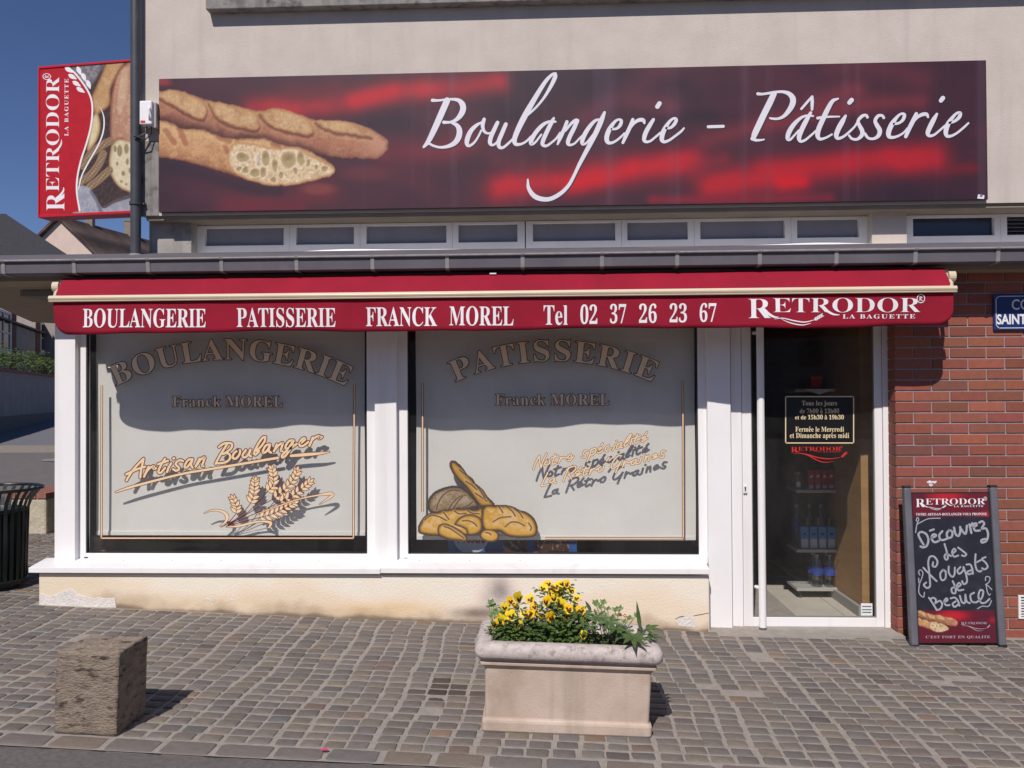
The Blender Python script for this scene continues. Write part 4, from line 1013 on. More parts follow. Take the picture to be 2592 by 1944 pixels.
CRUMB = z2([(600,800),(620,720),(680,680),(800,690),(950,720),(1100,715),(1250,780),(1380,845),(1430,890),(1410,930),(1250,975),(1080,1005),(960,1010),(800,980),(680,930),(620,870)])
HOLES = [(720,795,50,40),(900,800,34,60),(1080,812,62,66),(970,860,24,50),(1170,800,30,54),(880,910,28,40),(812,912,36,34),(1020,930,20,30),(1230,838,20,30),(1358,880,24,24),(690,880,24,18),(742,892,26,26),(960,965,26,20),(1130,900,18,26),(1290,870,16,20),(840,820,18,44)]
STREAKS = [([(640,276),(836,267),(998,233),(1100,224),(1180,218),(1262,206)], 30, (190,42,52), .9), ([(740,235),(850,225)], 30, (120,40,52), .5), ([(900,255),(998,228)], 20, (210,30,42), .8),
 ([(1262,476),(1362,460),(1470,451),(1579,430),(1745,406)], 38, (196,34,46), .95), ([(1440,470),(1520,455),(1600,425)], 22, (216,26,40), .8), ([(1800,470),(1940,449),(2093,424),(2245,406),(2365,400)], 40, (186,34,46), .95), ([(1980,462),(2030,458)], 20, (214,26,38), .9), ([(1930,425),(2100,415),(2250,395)], 22, (196,30,42), .6),
 ([(1788,356),(1978,307),(2169,266),(2330,258)], 24, (130,50,60), .75), ([(2060,262),(2140,235),(2170,228)], 26, (125,52,62), .8), ([(2100,165),(2245,172),(2330,200)], 34, (104,48,58), .7), ([(1480,300),(1560,256),(1700,270)], 30, (112,56,68), .7), ([(1600,230),(1680,175)], 30, (108,52,66), .5),
 ([(980,382),(1110,385),(1190,360)], 34, (128,44,58), .75), ([(1000,420),(1080,470)], 30, (92,40,54), .6), ([(575,516),(720,505),(835,485)], 26, (112,44,54), .8), ([(600,535),(760,530)], 16, (128,34,50), .7), ([(1260,400),(1320,420)], 26, (110,48,62), .6), ([(2400,430),(2460,425)], 16, (128,34,44), .7), ([(1650,505),(1800,505),(2100,500)], 12, (140,36,50), .8), ([(402,206),(425,207)], 8, (200,60,66), .9), ([(1750,420),(1830,400)], 18, (150,40,54), .6)]
def bread_print(PXa, PYa, C):
    """the two baguettes, in photograph pixels of the banner"""
    nz = vnoise(PXa, PYa, .05, 5); fine = vnoise(PXa, PYa, .22, 6, 3); spk = vnoise(PXa, PYa, .45, 8, 2)
    wx, wy = PXa+7*(vnoise(PXa, PYa, .09, 14)-.5), PYa+7*(vnoise(PXa, PYa, .09, 15)-.5)
    def over(C, a_, base): a_ = np.clip(a_, 0, 1)[..., None]; return C*(1-a_)+base*a_
    def solid(c_): k = np.zeros_like(C); k[:] = np.array(c_)/255.; return k
    # rear loaf
    d1 = poly_sd(wx, wy, BAG1); t = PYa-(PXa*.235+150)                    # height across the loaf
    base = solid((176,116,88)); base = blend(base, sst(-t, -20, 22)*.8, (206,160,112)); base = blend(base, sst(t, 18, 66)*.85, (112,66,58)); base = blend(base, sst(t, 56, 90)*.7, (70,40,42))
    base = blend(base, sst(nz, .42, .68)*.35, (204,148,108)); base = blend(base, sst(fine, .52, .78)*.45, (146,92,70)); base = blend(base, sst(spk, .62, .82)*.35, (226,190,150))
    base = blend(base, sst(PXa, 885, 970)*sst(-np.abs(PYa-366), -46, -6)*.55, (208,152,134)); base = blend(base, sst(-d1, -11, 1)*.45, (104,60,46))
    for e in EARS:
        de = poly_sd(wx, wy, e); low = poly_sd(wx, wy-6, e)
        base = blend(base, sst(low, -7, 3)*.7, (98,54,42)); base = blend(base, sst(low, -12, -4)*sst(-low, -1, 6)*.3, (216,166,120))
        ec = solid((206,164,116)); ec = blend(ec, sst(fine, .40, .68)*.55, (226,192,146)); ec = blend(ec, sst(nz, .46, .70)*.6, (174,126,84)); ec = blend(ec, sst(spk, .58, .78)*.45, (240,216,180)); ec = blend(ec, sst(-de, -9, 0)*.55, (186,128,78))
        base = over(base, sst(de, -4, 4), ec)
    C = over(C, sst(d1, -2, 2), base)
    # front loaf
    d2 = poly_sd(wx, wy, BAG2); t = PYa-(PXa*.19+262)
    C = blend(C, sst(d2, -20, 0)*.6*(t < 30), (78,44,40))
    base = solid((204,152,104)); base = blend(base, sst(-t, -14, 16)*.7, (224,184,132)); base = blend(base, sst(t, 22, 74)*.85, (140,84,58)); base = blend(base, sst(t, 60, 92)*.7, (84,48,40))
    base = blend(base, sst(nz, .44, .68)*.5, (224,182,130)); base = blend(base, sst(fine, .52, .76)*.4, (168,112,72)); base = blend(base, sst(spk, .6, .8)*.4, (240,212,170)); base = blend(base, sst(-d2, -9, 0)*.5, (118,68,48))
    for dk in ([(455,325),(466,352),(470,362)], [(570,372),(575,385)], [(540,335),(552,345),(580,360)], [(690,366),(704,372)], [(420,330),(440,360)]):
        dd = seg_dist(wx, wy, dk); base = blend(base, sst(-dd, -11, -3)*.6, (160,98,68)); base = blend(base, sst(-np.abs(dd-11), -6, -1)*.25, (236,200,150))
    C = over(C, sst(d2, -2, 2), base)
    # open crumb
    dc = poly_sd(wx, wy, CRUMB)
    base = solid((234,208,168)); base = blend(base, sst(fine, .48, .70)*.55, (204,172,122)); base = blend(base, sst(vnoise(wx, wy, .16, 17, 2), .56, .70)*.5, (188,158,112)); base = blend(base, sst(vnoise(wx, wy, .2, 18, 2), .60, .74)*.7, (250,236,212)); base = blend(base, sst(-dc, -8, -1)*.85, (196,142,92))
    for hx, hy, hr, hs in HOLES:
        x_, y_ = 380+hx*.3255, 140+hy*.3255; q = 1-np.hypot((wx-x_)/(hr*.37), (wy-y_)/(hs*.37))
        base = blend(base, sst(q, -.25, .05)*sst(-q, -.25, .1)*.5, (252,240,218))
        base = blend(base, sst(q, -.02, .34)*.9, (182,158,112)); base = blend(base, sst(q, .1, .8)*sst(-(wy-y_)-.4*(wx-x_), -6, 9)*.6, (128,104,70))
    base = blend(base, sst(1-np.hypot((wx-650)/13, (wy-404)/20), .05, .8)*.6, (246,238,228))
    return over(C, sst(dc, -2, 2), base)
def red_backdrop(PXa, PYa):
    C = np.zeros(PXa.shape+(3,)); C[:] = np.array((66,38,49))/255.
    C = blend(C, sst(vnoise(PXa*.6, PYa, .006, 21), .35, .75)*.8, (86,44,56)); C = blend(C, sst(vnoise(PXa*.5, PYa*1.2, .007, 22), .5, .8)*.8, (48,34,47))
    for pts, hw, c_, k in STREAKS:
        q = [tuple(a) for a in catmull(pts, 5)]; d = seg_dist(PXa, PYa, q); xl_, xr_ = min(p[0] for p in pts), max(p[0] for p in pts)
        C = blend(C, np.exp(-(d/(hw*1.02))**2)*k*(.6+.8*vnoise(PXa, PYa, .014, int(hw)+int(pts[0][0]))), c_)
    return C
def upsample(fn, PXa, PYa, k):
    nv, nu = PXa.shape; ii = np.unique(np.append(np.arange(0, nv, k), nv-1)); jj = np.unique(np.append(np.arange(0, nu, k), nu-1))
    Cc = fn(PXa[np.ix_(ii, jj)], PYa[np.ix_(ii, jj)])
    fi = np.interp(np.arange(nv), ii, np.arange(len(ii))); i0 = np.minimum(fi.astype(int), len(ii)-2); ti = (fi-i0)[:, None, None]
    R_ = Cc[i0]*(1-ti)+Cc[i0+1]*ti
    fj = np.interp(np.arange(nu), jj, np.arange(len(jj))); j0 = np.minimum(fj.astype(int), len(jj)-2); tj = (fj-j0)[None, :, None]
    return R_[:, j0]*(1-tj)+R_[:, j0+1]*tj
def banner_paint(U, V):
    P3 = np.stack([U, np.full(U.shape, BY), V], -1); PXa, PYa = projv(P3)
    C = upsample(red_backdrop, PXa, PYa, 5)
    C = blend(C, sst(1-np.hypot((PXa-805)/62, (PYa-478)/22), 0, .7)*.6, (150,78,66)); C = blend(C, sst(1-np.hypot((PXa-925)/90, (PYa-440)/30), 0, .7)*.5, (124,56,60))
    kc = int((PXa[0] < 1010).sum()); sub = C[:, :kc]; pX, pY = PXa[:, :kc], PYa[:, :kc]
    bag2_sh = sst(-seg_dist(pX, pY, z2([(68,840),(400,930),(800,1040),(1000,1050)])), -26, -4); sub = blend(sub, bag2_sh*.6, (50,36,48))
    C[:, :kc] = bread_print(pX, pY, sub)
    st = vnoise(PXa, PYa*.02, .035, 40, 3); C = blend(C, sst(st, .55, .85)*.22*sst(PXa, 880, 1000), (128,112,132))      # pale rain streaks left on the print
    return C
print_grid('banner_print', lambda u, v, l: (u, BY-.001-l, v), BX0+.001, BX1-.001, BZ0+.001, BZ1-.001, .0056, banner_paint, print_m, ban)
# white script on the banner
zb1, zb2, zb3, zb4, zg3, zh4 = zoomT(1060, 170, .21095), zoomT(1400, 240, .16275), zoomT(1880, 210, .14467), zoomT(2150, 220, .14467), zoomT(1000, 140, .36166), zoomT(1750, 0, .3807)
W = zb1([[(340,400,75),(270,560,75),(190,740,70),(115,890,55),(60,958,30)],
 [(165,398,40),(230,400,28),(300,392,26),(380,385,28),(470,395,45),(520,440,66),(532,500,70),(505,570,64),(450,630,45),(380,660,30),(300,662,40)],
 [(400,668,30),(460,700,50),(488,760,66),(478,840,68),(430,910,58),(350,950,42),(260,962,30),(180,945,28),(110,915,28),(60,955,22)],
 [(745,665,22),(690,700,40),(630,760,52),(590,840,58),(577,910,52),(600,945,34),(660,910,28),(710,840,24),(750,760,24)],[(785,625,40),(768,680,48),(770,730,40),(790,775,34),(830,795,26),(880,785,24)],
 [(945,665,44),(905,750,50),(865,840,52),(855,905,48),(880,935,30),(930,910,26),(980,830,30)],[(1045,685,46),(1000,790,50),(960,890,50),(965,955,44),(1010,965,32),(1080,910,28),(1150,840,26)],
 [(1290,590,24),(1400,490,26),(1500,370,30),(1590,220,44),(1635,120,50),(1640,80,34)],[(1640,78,34),(1600,90,34),(1530,160,44),(1450,280,52),(1360,430,62),(1270,590,70),(1190,750,64),(1150,860,58),(1160,920,46),(1220,925,30),(1290,890,26),(1350,830,24)],
 [(1640,655,26),(1560,655,30),(1480,700,44),(1400,790,50),(1350,880,52),(1350,925,36),(1400,900,26),(1470,810,24)],[(1620,612,28),(1595,660,48),(1550,750,50),(1500,860,50),(1485,925,46),(1530,945,32),(1600,900,26),(1680,830,24)]])
W += zb2([[(215,420,52),(170,540,56),(115,660,60),(70,770,30)],[(0,730,26),(60,660,28),(110,590,30)],[(190,560,36),(280,450,44),(350,400,56),(385,395,40)],[(378,405,60),(320,530,66),(260,650,66),(230,740,62),(255,780,42),(330,760,32),(400,690,30),(450,640,30)],
 [(740,385,36),(660,400,44),(580,480,60),(500,600,68),(455,710,66),(460,765,50),(510,755,34),(570,690,34),(640,600,36)],[(800,275,44),(750,400,76),(680,560,78),(600,720,74),(510,890,66),(420,1060,58),(345,1215,48)],
 [(910,535,34),(990,525,40),(1045,470,52),(1060,405,50),(1020,385,36),(960,420,46),(880,530,70),(835,650,74),(845,730,66),(900,750,44),(980,715,36),(1060,650,34),(1110,600,32)],
 [(1240,385,50),(1200,490,60),(1140,620,60),(1085,745,44)],[(1170,560,34),(1250,450,44),(1330,395,56),(1400,395,60),(1420,440,36)],[(1560,385,48),(1500,480,66),(1440,590,70),(1415,690,62),(1440,730,46),(1510,720,36),(1600,650,34),(1670,590,34)],[(1655,135,70),(1622,185,70)],
 [(1760,520,36),(1830,510,42),(1890,450,54),(1915,385,50),(1870,370,38),(1800,430,50),(1720,560,72),(1690,680,70),(1720,730,52),(1800,710,40),(1900,640,38),(1990,570,36),(2035,520,28)]])
W += zg3([[(1266,816,22),(1215,910,24),(1150,973,28),(1070,1008,30),(985,992,34),(937,935,26),(929,870,12)]])
W += zh4([[(112,843,20),(212,840,20)]])
W += zb3([[(545,190,100),(470,350,110),(380,530,110),(290,720,110),(215,880,104),(185,960,80)],[(165,975,64),(230,1000,50),(310,1000,36),(375,988,24)],
 [(265,190,56),(340,195,44),(450,180,44),(570,160,44),(700,155,50),(810,190,76),(875,270,100),(870,370,100),(810,480,84),(720,580,60),(620,625,44),(520,625,40),(475,615,30)],
 [(1025,455,40),(1120,345,44),(1215,235,36)],[(1215,240,44),(1215,340,60),(1212,465,44)],[(1230,580,34),(1130,570,36),(1020,610,50),(900,720,74),(810,860,84),(785,970,70),(830,990,44),(900,920,36),(980,830,34)],
 [(1190,520,50),(1110,660,80),(1030,820,84),(985,950,80),(1010,1020,52),(1090,1000,42),(1190,920,38),(1290,830,36)],[(1670,275,30),(1570,320,66),(1480,470,84),(1400,640,86),(1330,800,86),(1310,920,80),(1350,980,56),(1450,960,40),(1560,900,34)],[(1310,615,50),(1450,595,40),(1690,588,28)],
 [(1800,575,44),(1740,680,84),(1670,810,88),(1635,920,80),(1670,970,56),(1760,940,44),(1860,860,40),(1960,760,36),(2010,680,40)],[(1905,300,80),(1865,345,76)],
 [(2180,600,50),(2160,565,44),(2090,580,56),(2020,660,54),(2040,740,64),(2090,840,76),(2080,920,70),(2000,985,50),(1910,975,44),(1860,920,40)]])
W += zb4([[(600,540,50),(570,500,44),(500,510,56),(450,590,62),(480,670,74),(530,760,80),(510,850,70),(430,905,48),(340,900,46),(290,850,50),(275,815,40)],
 [(780,650,44),(870,630,44),(940,570,56),(960,490,60),(910,470,40),(840,520,50),(750,640,84),(690,770,88),(690,860,76),(750,885,52),(850,860,42),(950,800,36),(1020,720,36)],
 [(1170,470,60),(1120,580,76),(1050,720,74),(985,870,60)],[(1090,650,40),(1180,540,50),(1270,485,64),(1350,480,60),(1375,530,38)],[(1530,475,44),(1470,580,80),(1400,720,84),(1370,810,76),(1400,855,56),(1480,840,42),(1580,760,38),(1670,680,38)],[(1635,195,78),(1600,240,74)],
 [(1750,630,40),(1840,600,48),(1920,530,64),(1940,460,56),(1880,460,44),(1800,540,60),(1720,660,84),(1685,790,80),(1710,860,60),(1790,855,46),(1890,800,40),(2000,710,40),(2080,635,36)]])
PB_ = plane_px(BY-.001)
nB = 11+12
for nm, part in (('script_word', W[:nB]+[W[nB]]), ('script_dash', [W[nB+1]]), ('script_word', W[nB+2:])):
  m1, m2 = MB(), MB()
  for i, s in enumerate(part):
    ribbon(m1, s, PB_, .0010+i*.00002, n=7); ribbon(m2, [(p[0]+2.2, p[1]+2.6, p[2]) for p in s], PB_, .0003+i*.000008, n=7)
  m2.build(nm+'_shadow', black_ink, ban, fix=False); m1.build(nm, banner_white, ban, fix=False)
sx, sz = X(2482, BY, 497), Z(497, BY, 2482)
MB().prism([(sx-.025, sz-.016), (sx+.022, sz-.02), (sx+.026, sz+.006), (sx-.018, sz+.014)], 'y', BY-.004, BY-.002).build('maker_sticker', white_ink, ban)
MB().box(sx-.008, sx+.012, BY-.0048, BY-.0042, sz-.004, sz+.008).build('sticker_print', mat('blue_ink', (.05,.10,.35,1)), ban)

# ================================================================== BLADE SIGN, DOWNPIPE, ALARM BOX
PL, PR = at(97, 550, .60), at(352, 541, .49)
BW, BH = float(np.hypot(*(PR-PL)[:2])), float(at(98, 168, .60)[2]-PL[2])
bang = math.atan2(PR[1]-PL[1], PR[0]-PL[0])
bl = empty('blade_sign', (PL[0], PL[1], (PL[2]+PR[2])/2), 'red and bread coloured blade sign with upright lettering beyond the downpipe', 'sign', rot=(0, 0, bang))
red_frame = mat('red_sign_frame', (.52,.012,.022,1), (.46,.010,.02,1), rough=.35, scale=3)
t_ = .022
ring(MB(), 0, BW, 0, BH, t_*.6, BW-t_*.6, t_, BH-t_*.8, -.008, .14).build('frame', red_frame, bl, local=True, bevel=.003)
MB().box(t_*.5, BW-t_*.5, .002, .138, t_*.9, BH-t_*.7).build('box_core', red_frame, bl, local=True)
def blade_uv(px, py):
    u = (px-97.5)/254.5; tp = 168-24*u; bt = 550-9*u; return u, (bt-py)/(bt-tp)
zq = lambda L: [(80+p[0]*.25316, 140+p[1]*.25316) for p in L]
CURVE = [(345,95),(430,160),(520,270),(590,390),(615,520),(600,700),(555,880),(500,1050),(465,1220),(460,1370),(490,1560)]
def blade_paint(U, V):
    u = U/BW; v = V/BH; px = 97.5+u*254.5; tp = 168-24*u; bt = 550-9*u; py = bt-v*(bt-tp)
    Xz, Yz = (px-80)/.25316, (py-140)/.25316; nz = vnoise(Xz, Yz, .02, 31); fn = vnoise(Xz, Yz, .09, 32, 3)
    C = np.zeros(U.shape+(3,)); C[:] = np.array((66,52,50))/255.; C = blend(C, sst(fn, .45, .7)*.6, (104,84,72))
    def area(pts, c_, soft=8, hi=None, ed=None):
        nonlocal C
        d = poly_sd(Xz, Yz, pts); k = np.zeros_like(C); k[:] = np.array(c_)/255.
        if hi: k = blend(k, sst(fn*.5+nz*.5, .42, .66)*.8, hi)
        if ed: k = blend(k, sst(-d, -34, 0), ed)
        a_ = sst(d, -soft, soft)[..., None]; C = C*(1-a_)+k*a_
    area([(380,90),(720,50),(660,200),(560,340),(500,240)], (150,146,150), 20, (96,90,98))
    area([(690,40),(880,40),(960,60),(1010,200),(1010,40),(940,30)], (140,120,118), 14)
    area([(745,55),(930,45),(880,150),(800,320),(790,480),(700,560),(640,590),(600,430),(640,320),(700,180)], (196,152,104), 8, (214,178,132), (150,100,66))
    area([(870,140),(940,70),(1100,60),(1100,900),(900,830),(800,870),(790,620),(800,420),(835,230)], (188,138,112), 8, (212,174,142), (150,92,72))
    area([(905,130),(960,110),(960,330),(900,560),(860,520),(880,300)], (206,170,136), 16, (222,192,160))
    area([(800,900),(870,830),(1000,850),(1100,860),(1100,1420),(980,1370),(880,1320),(800,1200),(778,1060)], (222,206,168), 8, (236,226,196), (176,140,96))
    for hx, hy, a_, b_ in ((885,950,30,70),(950,930,26,60),(840,930,20,40),(920,1180,22,30),(960,1060,18,40),(860,1080,14,24),(985,1150,16,30),(900,1260,14,16),(950,1290,14,14),(1020,1000,24,60),(1050,1200,20,40)):
        C = blend(C, sst(1-np.hypot((Xz-hx)/a_, (Yz-hy)/b_), 0, .3)*.85, (150,132,92))
    area([(600,620),(660,565),(695,690),(665,830),(600,930),(560,930)], (224,206,158), 6, (238,224,184), (180,140,90))
    for pts in ([(520,1100),(600,980),(700,900),(790,850)], [(500,1260),(600,1190),(680,1080),(720,980)], [(590,1310),(680,1240),(780,1150)]):
        q = [tuple(a) for a in catmull(pts, 6)]; d = seg_dist(Xz, Yz, q)
        C = blend(C, sst(-d, -46, -34), (150,122,92)); C = blend(C, sst(-d, -42, -10)*sst(np.sin(Xz*.16+Yz*.11)+np.sin(Xz*.1-Yz*.2), .2, 1.0)*.9, (196,170,134)); C = blend(C, sst(-d, -42, -10)*sst(np.sin(Xz*.14+Yz*.15), .4, 1.0)*.5, (84,64,54))
    area([(455,1300),(560,1310),(640,1400),(720,1530),(850,1470),(1100,1420),(1100,1600),(440,1600)], (158,158,170), 8, (186,186,196))
    C = blend(C, sst(-seg_dist(Xz, Yz, [(600,1360),(660,1460),(700,1560)]), -26, -4)*.7, (104,100,112)); C = blend(C, sst(-seg_dist(Xz, Yz, [(730,1520),(860,1450),(1000,1400)]), -22, -4)*.6, (112,106,116))
    red = [(-80,60)]+[tuple(a) for a in catmull(CURVE, 5)]+[(-80,1620)]
    d = poly_sd(Xz, Yz, red, smooth=False); r_ = np.zeros_like(C); r_[:] = np.array((196,26,40))/255.; r_ = blend(r_, sst(Yz, 200, 900)*sst(-Yz, -1500, -900)*.3, (206,34,46)); r_ = blend(r_, sst(nz, .4, .7)*.3, (170,22,40))
    a_ = sst(d, -4, 4)[..., None]; return C*(1-a_)+r_*a_
Pbl = lambda u, v, l: (u, -.0005-l, v)
print_grid('blade_print', Pbl, t_*.62, BW-t_*.62, t_*1.02, BH-t_*.82, .0052, blade_paint, print_m, bl, local=True)
def Pbz(x, y, l):           # crop pixels -> sign face
    u, v = blade_uv(80+x*.25316, 140+y*.25316); return (u*BW, -.001-l, v*BH)
mm = MB()
ribbon(mm, [(a, b, 17) for a, b in CURVE], Pbz, .0008, cap=False); ribbon(mm, [(695,510,4),(730,620,12),(722,760,14),(670,900,14),(580,1060,14),(510,1200,13),(476,1340,10)], Pbz, .0009, cap=False)
for i, (x, y, a_) in enumerate(((338,112,.55),(372,182,.5),(415,250,.55),(455,312,.55),(462,100,1.15),(510,165,1.15),(560,235,1.2))):
    mm.poly([Pbz(p[0], p[1], .0010+.00002*i) for p in teardrop((x, y), a_, 102, 44)])
mm.build('wheat_emblem', white_ink, bl, local=True, fix=False)
def Pv90(u, v, l):          # reads upwards
    k = 1345.; return Pbz(330-v*k*1.30, 1552-u*k, l)
logo(Pv90, white_ink, bl, local=True, swash=False, sub=False)
v, f = text_fit('LA BAGUETTE', space=1.3)
MB().add([Pbz(375-b*40, 802-a*576, .001) for a, b in v], f).build('logo_subline', white_ink, bl, local=True, fix=False)
# wall bracket arms of the blade sign
MB().tube([(BW-.02, .06, BH*.8), (BW+.25, .08, BH*.8)], .02, 8).tube([(BW-.02, .06, BH*.2), (BW+.25, .08, BH*.2)], .02, 8).build('wall_arm', pipe_m, bl, local=True)

px0, px1 = X(331, .30, 400), X(356, .30, 400); pxc, pr = (px0+px1)/2, (px1-px0)/2
dp = empty('downpipe', (pxc, .30, 2.74), 'dark grey rainwater downpipe at the left corner of the upper wall', 'downpipe')
MB().tube([(pxc, .30, 2.70), (pxc, .30, 6.6)], pr, 20).build('pipe', pipe_m, dp, smooth=True)
zb_ = Z(515, .30, 343)
MB().tube([(pxc, .30, zb_-.012), (pxc, .30, zb_+.012)], pr+.008, 20).box(pxc+.01, pxc+.06, .31, .36, zb_-.008, zb_+.008).build('pipe_clamp', pipe_m, dp)
MB().lathe([(pr+.03, 0), (pr+.026, .01), (pr+.004, .035)], (pxc, .30, 2.715), 18).build('lead_collar', zinc_l, dp, smooth=True)
ax0, ax1, az0, az1 = X(355, .26, 290), X(390, .26, 290), Z(316, .26, 370), Z(256, .26, 370)
ab = empty('alarm_box', ((ax0+ax1)/2, .35, az0), 'small white electrical box with red label on the wall edge beside the downpipe', 'electrical box')
MB().box(ax0, ax1-.012, .245, .348, az0, az1).build('cover', white_pvc, ab, bevel=.008)
MB().box(ax1-.012, ax1+.012, .27, .349, az0-.02, az1-.008).build('grey_shade', mat('shade_grey', (.30,.30,.32,1), rough=.5), ab, bevel=.004)  # grey block put in as the shadow beside the cover
MB().tube([(ax1-.03, .243, az0+.035), (ax1-.022, .228, az0+.05), (ax1-.022, .228, az1-.06), (ax1-.03, .243, az1-.045)], .006, 8).build('handle', white_pvc, ab, smooth=True)
MB().box(ax0+.01, ax0+.045, .2425, .245, az0+.012, az0+.028).build('red_label', red_ink, ab)
MB().tube([(ax0+.03, .30, az0), (ax0+.028, .30, az0-.05), (ax0-.02, .27, az0-.085), (pxc+.01, .245, az0-.09)], .006, 8).build('cable', pipe_m, ab, smooth=True)
MB().tube([(ax0+.06, .31, az0), (ax0+.065, .31, az0-.045), (ax0+.03, .28, az0-.105), (pxc+.02, .25, az0-.085)], .005, 8).build('cable', pipe_m, ab, smooth=True)

# ================================================================== ROLLER BLINDS, things behind the glass
def blind(a, b, yb, label):
    YB = .240; x0, x1 = X(a, YB, 1200), X(b, YB, 1200); z0 = Z(yb, YB, 900)
    e = empty('roller_blind', ((x0+x1)/2, YB, z0), label, 'blind', 'roller blinds behind the shop windows')
    n, k = 40, 24; vs = []
    for i in range(n):
        for j in range(k):
            u, v = i/(n-1), j/(k-1); vs.append((x0+u*(x1-x0)+.003*math.sin(v*9)*(u-.5), YB+.003*math.sin(u*5+1)*(1-v)+.002*math.sin(v*7+u*3), z0+.03+(2.37-z0-.03)*v))
    MB().add(vs, [(i*k+j, (i+1)*k+j, (i+1)*k+j+1, i*k+j+1) for i in range(n-1) for j in range(k-1)]).build('fabric', blind_m, e, smooth=True, fix=False)
    MB().box(x0, x1, YB-.004, YB+.008, z0, z0+.032).build('bottom_bar', blind_m, e, bevel=.003)
    MB().tube([(x0, YB+.03, 2.39), (x1, YB+.03, 2.39)], .022, 12).build('roller', white_pvc2, e, smooth=True)
    return e
blind(244, 924, 1356, 'pale grey roller blind behind the left window lettered BOULANGERIE')
blind(1054, 1760, 1366, 'pale grey roller blind behind the right window lettered PATISSERIE')
# turned wooden stand at the left end of the display
turn = mat('turned_wood', (.36,.25,.19,1), (.28,.19,.14,1), rough=.4, scale=20)
px_, pz_ = X(250, .30, 1380), .50
ts = empty('turned_stand', (px_, .30, pz_), 'small turned wooden stand at the left foot of the left window', 'stand')
MB().lathe([(.055,0),(.055,.012),(.035,.03),(.028,.06),(.036,.09),(.05,.11),(.045,.125),(.03,.135)], (px_, .30, pz_), 18).build('stem', turn, ts, smooth=True)
MB().lathe([(.015,.135),(.022,.15),(.018,.165),(.006,.172)], (px_, .30, pz_), 14).build('glass_knob', mat('pearl_knob', (.7,.7,.72,1), rough=.1), ts, smooth=True)
# ice-cream advertising card leaning in the right window
card = empty('advert_card', (X(1250, .27, 1380), .27, .50), 'blue advertising card showing below the right blind', 'card')
cx0, cx1 = X(1135, .27, 1380), X(1460, .27, 1380)
MB().box(cx0, cx1, .27, .276, .50, .66).build('card', mat('blue_card', (.035,.10,.30,1), (.025,.07,.22,1), rough=.3, scale=6), card)
ccx, ccz = X(1192, .268, 1380), float(at(1192, 1362, .268)[2])
mq = MB(); Pc = lambda x, y, l: (x, .2695-l, y)
mq.poly([Pc(ccx+.130*math.cos(t), ccz+.115*math.sin(t), .0004) for t in np.linspace(0, 2*math.pi, 36, endpoint=False)])
mq.build('roundel', mat('pale_roundel', (.45,.50,.56,1), rough=.4), card, fix=False)
mq = MB(); ribbon(mq, [(ccx+.14*math.cos(t), ccz+.125*math.sin(t), .016) for t in np.linspace(0, 2*math.pi, 25)], Pc, .0009, cap=False); mq.build('roundel_ring', mat('ring_blue', (.02,.08,.28,1)), card, fix=False)
flat_text('lettering', 'Nestle', Pc, (ccx-.095, ccx+.105, ccz-.035, ccz+.045), mat('brand_red', (.30,.02,.03,1)), card, .0014, bold=False, off=.03)
mq = MB(); ribbon(mq, [(ccx+.085, ccz+.035), (ccx+.10, ccz+.052)], Pc, .0014, .008); mq.build('accent', MATS['brand_red'], card, fix=False)
choc = mat('chocolate_print', (.06,.022,.014,1), (.30,.24,.20,1), rough=.4, scale=26, c_lo=.55, c_hi=.62)
MB().box(X(1275, .268, 1380), X(1335, .268, 1380), .2675, .2694, .505, .655).build('ice_cream_picture', choc, card)
MB().box(X(1352, .268, 1380), X(1440, .268, 1380), .2675, .2694, .505, .650).build('ice_cream_picture', choc, card)

# shelf with goods seen through the door
SY = 1.0
sx0, sx1 = X(2020, SY, 1390), X(2142, SY, 1390)
steel = mat('shelf_steel', (.42,.40,.37,1), (.36,.345,.32,1), rough=.45, scale=6)
sh = empty('shelf_unit', ((sx0+sx1)/2, SY+.15, fz), 'metal shelf unit with sloping brackets seen through the door glass', 'shelf')
for xx in (sx1+.004, sx0-.34): MB().box(xx, xx+.045, SY+.28, SY+.32, fz, 2.1).build('post', steel, sh)
levels = [Z(1240, SY, 2080), Z(1391, SY, 2080), Z(1489, SY, 2080), Z(1093, SY, 2080), Z(985, SY, 2080)]
for zz in levels: MB().box(sx0-.01, sx1+.03, SY, SY+.30, zz-.024, zz).build('shelf', steel, sh, bevel=.002)
for zz in levels[:2]: MB().prism([(SY+.03, zz-.026), (SY+.29, zz-.026), (SY+.29, zz-.10)], 'x', sx1-.006, sx1).build('shelf_bracket', steel, sh)
MB().tube([(sx0+.03, SY+.05, fz), (sx0+.03, SY+.05, levels[2]-.025)], .012, 8).tube([(sx1-.03, SY+.05, fz), (sx1-.03, SY+.05, levels[2]-.025)], .012, 8).build('foot', mat('foot_plastic', (.04,.04,.04,1)), sh)
def carton(x, z, w, h, d, m_, m2, label, grp, nm):
    e = empty(nm, (x+w/2, SY+.03+d/2, z), label, 'carton', grp)
    MB().box(x, x+w, SY+.03, SY+.03+d, z, z+h).build('pack', m_, e, bevel=.002)
    MB().box(x+.006, x+w-.006, SY+.0285, SY+.0297, z+.008, z+h*.45 if nm == 'milk_carton' else z+h*.22).build('label_print', m2, e)
    MB().box(x+w*.3, x+w*.7, SY+.0285, SY+.0297, z+h*.62, z+h*.72).build('emblem', seal if nm == 'milk_carton' else white_ink, e)
redc = mat('red_carton', (.42,.02,.04,1), (.36,.015,.035,1), rough=.35, scale=9); bluec = mat('blue_carton', (.06,.25,.52,1), (.05,.2,.45,1), rough=.35, scale=9); palec = mat('pale_print', (.50,.50,.56,1), (.42,.43,.5,1), rough=.4, scale=60)
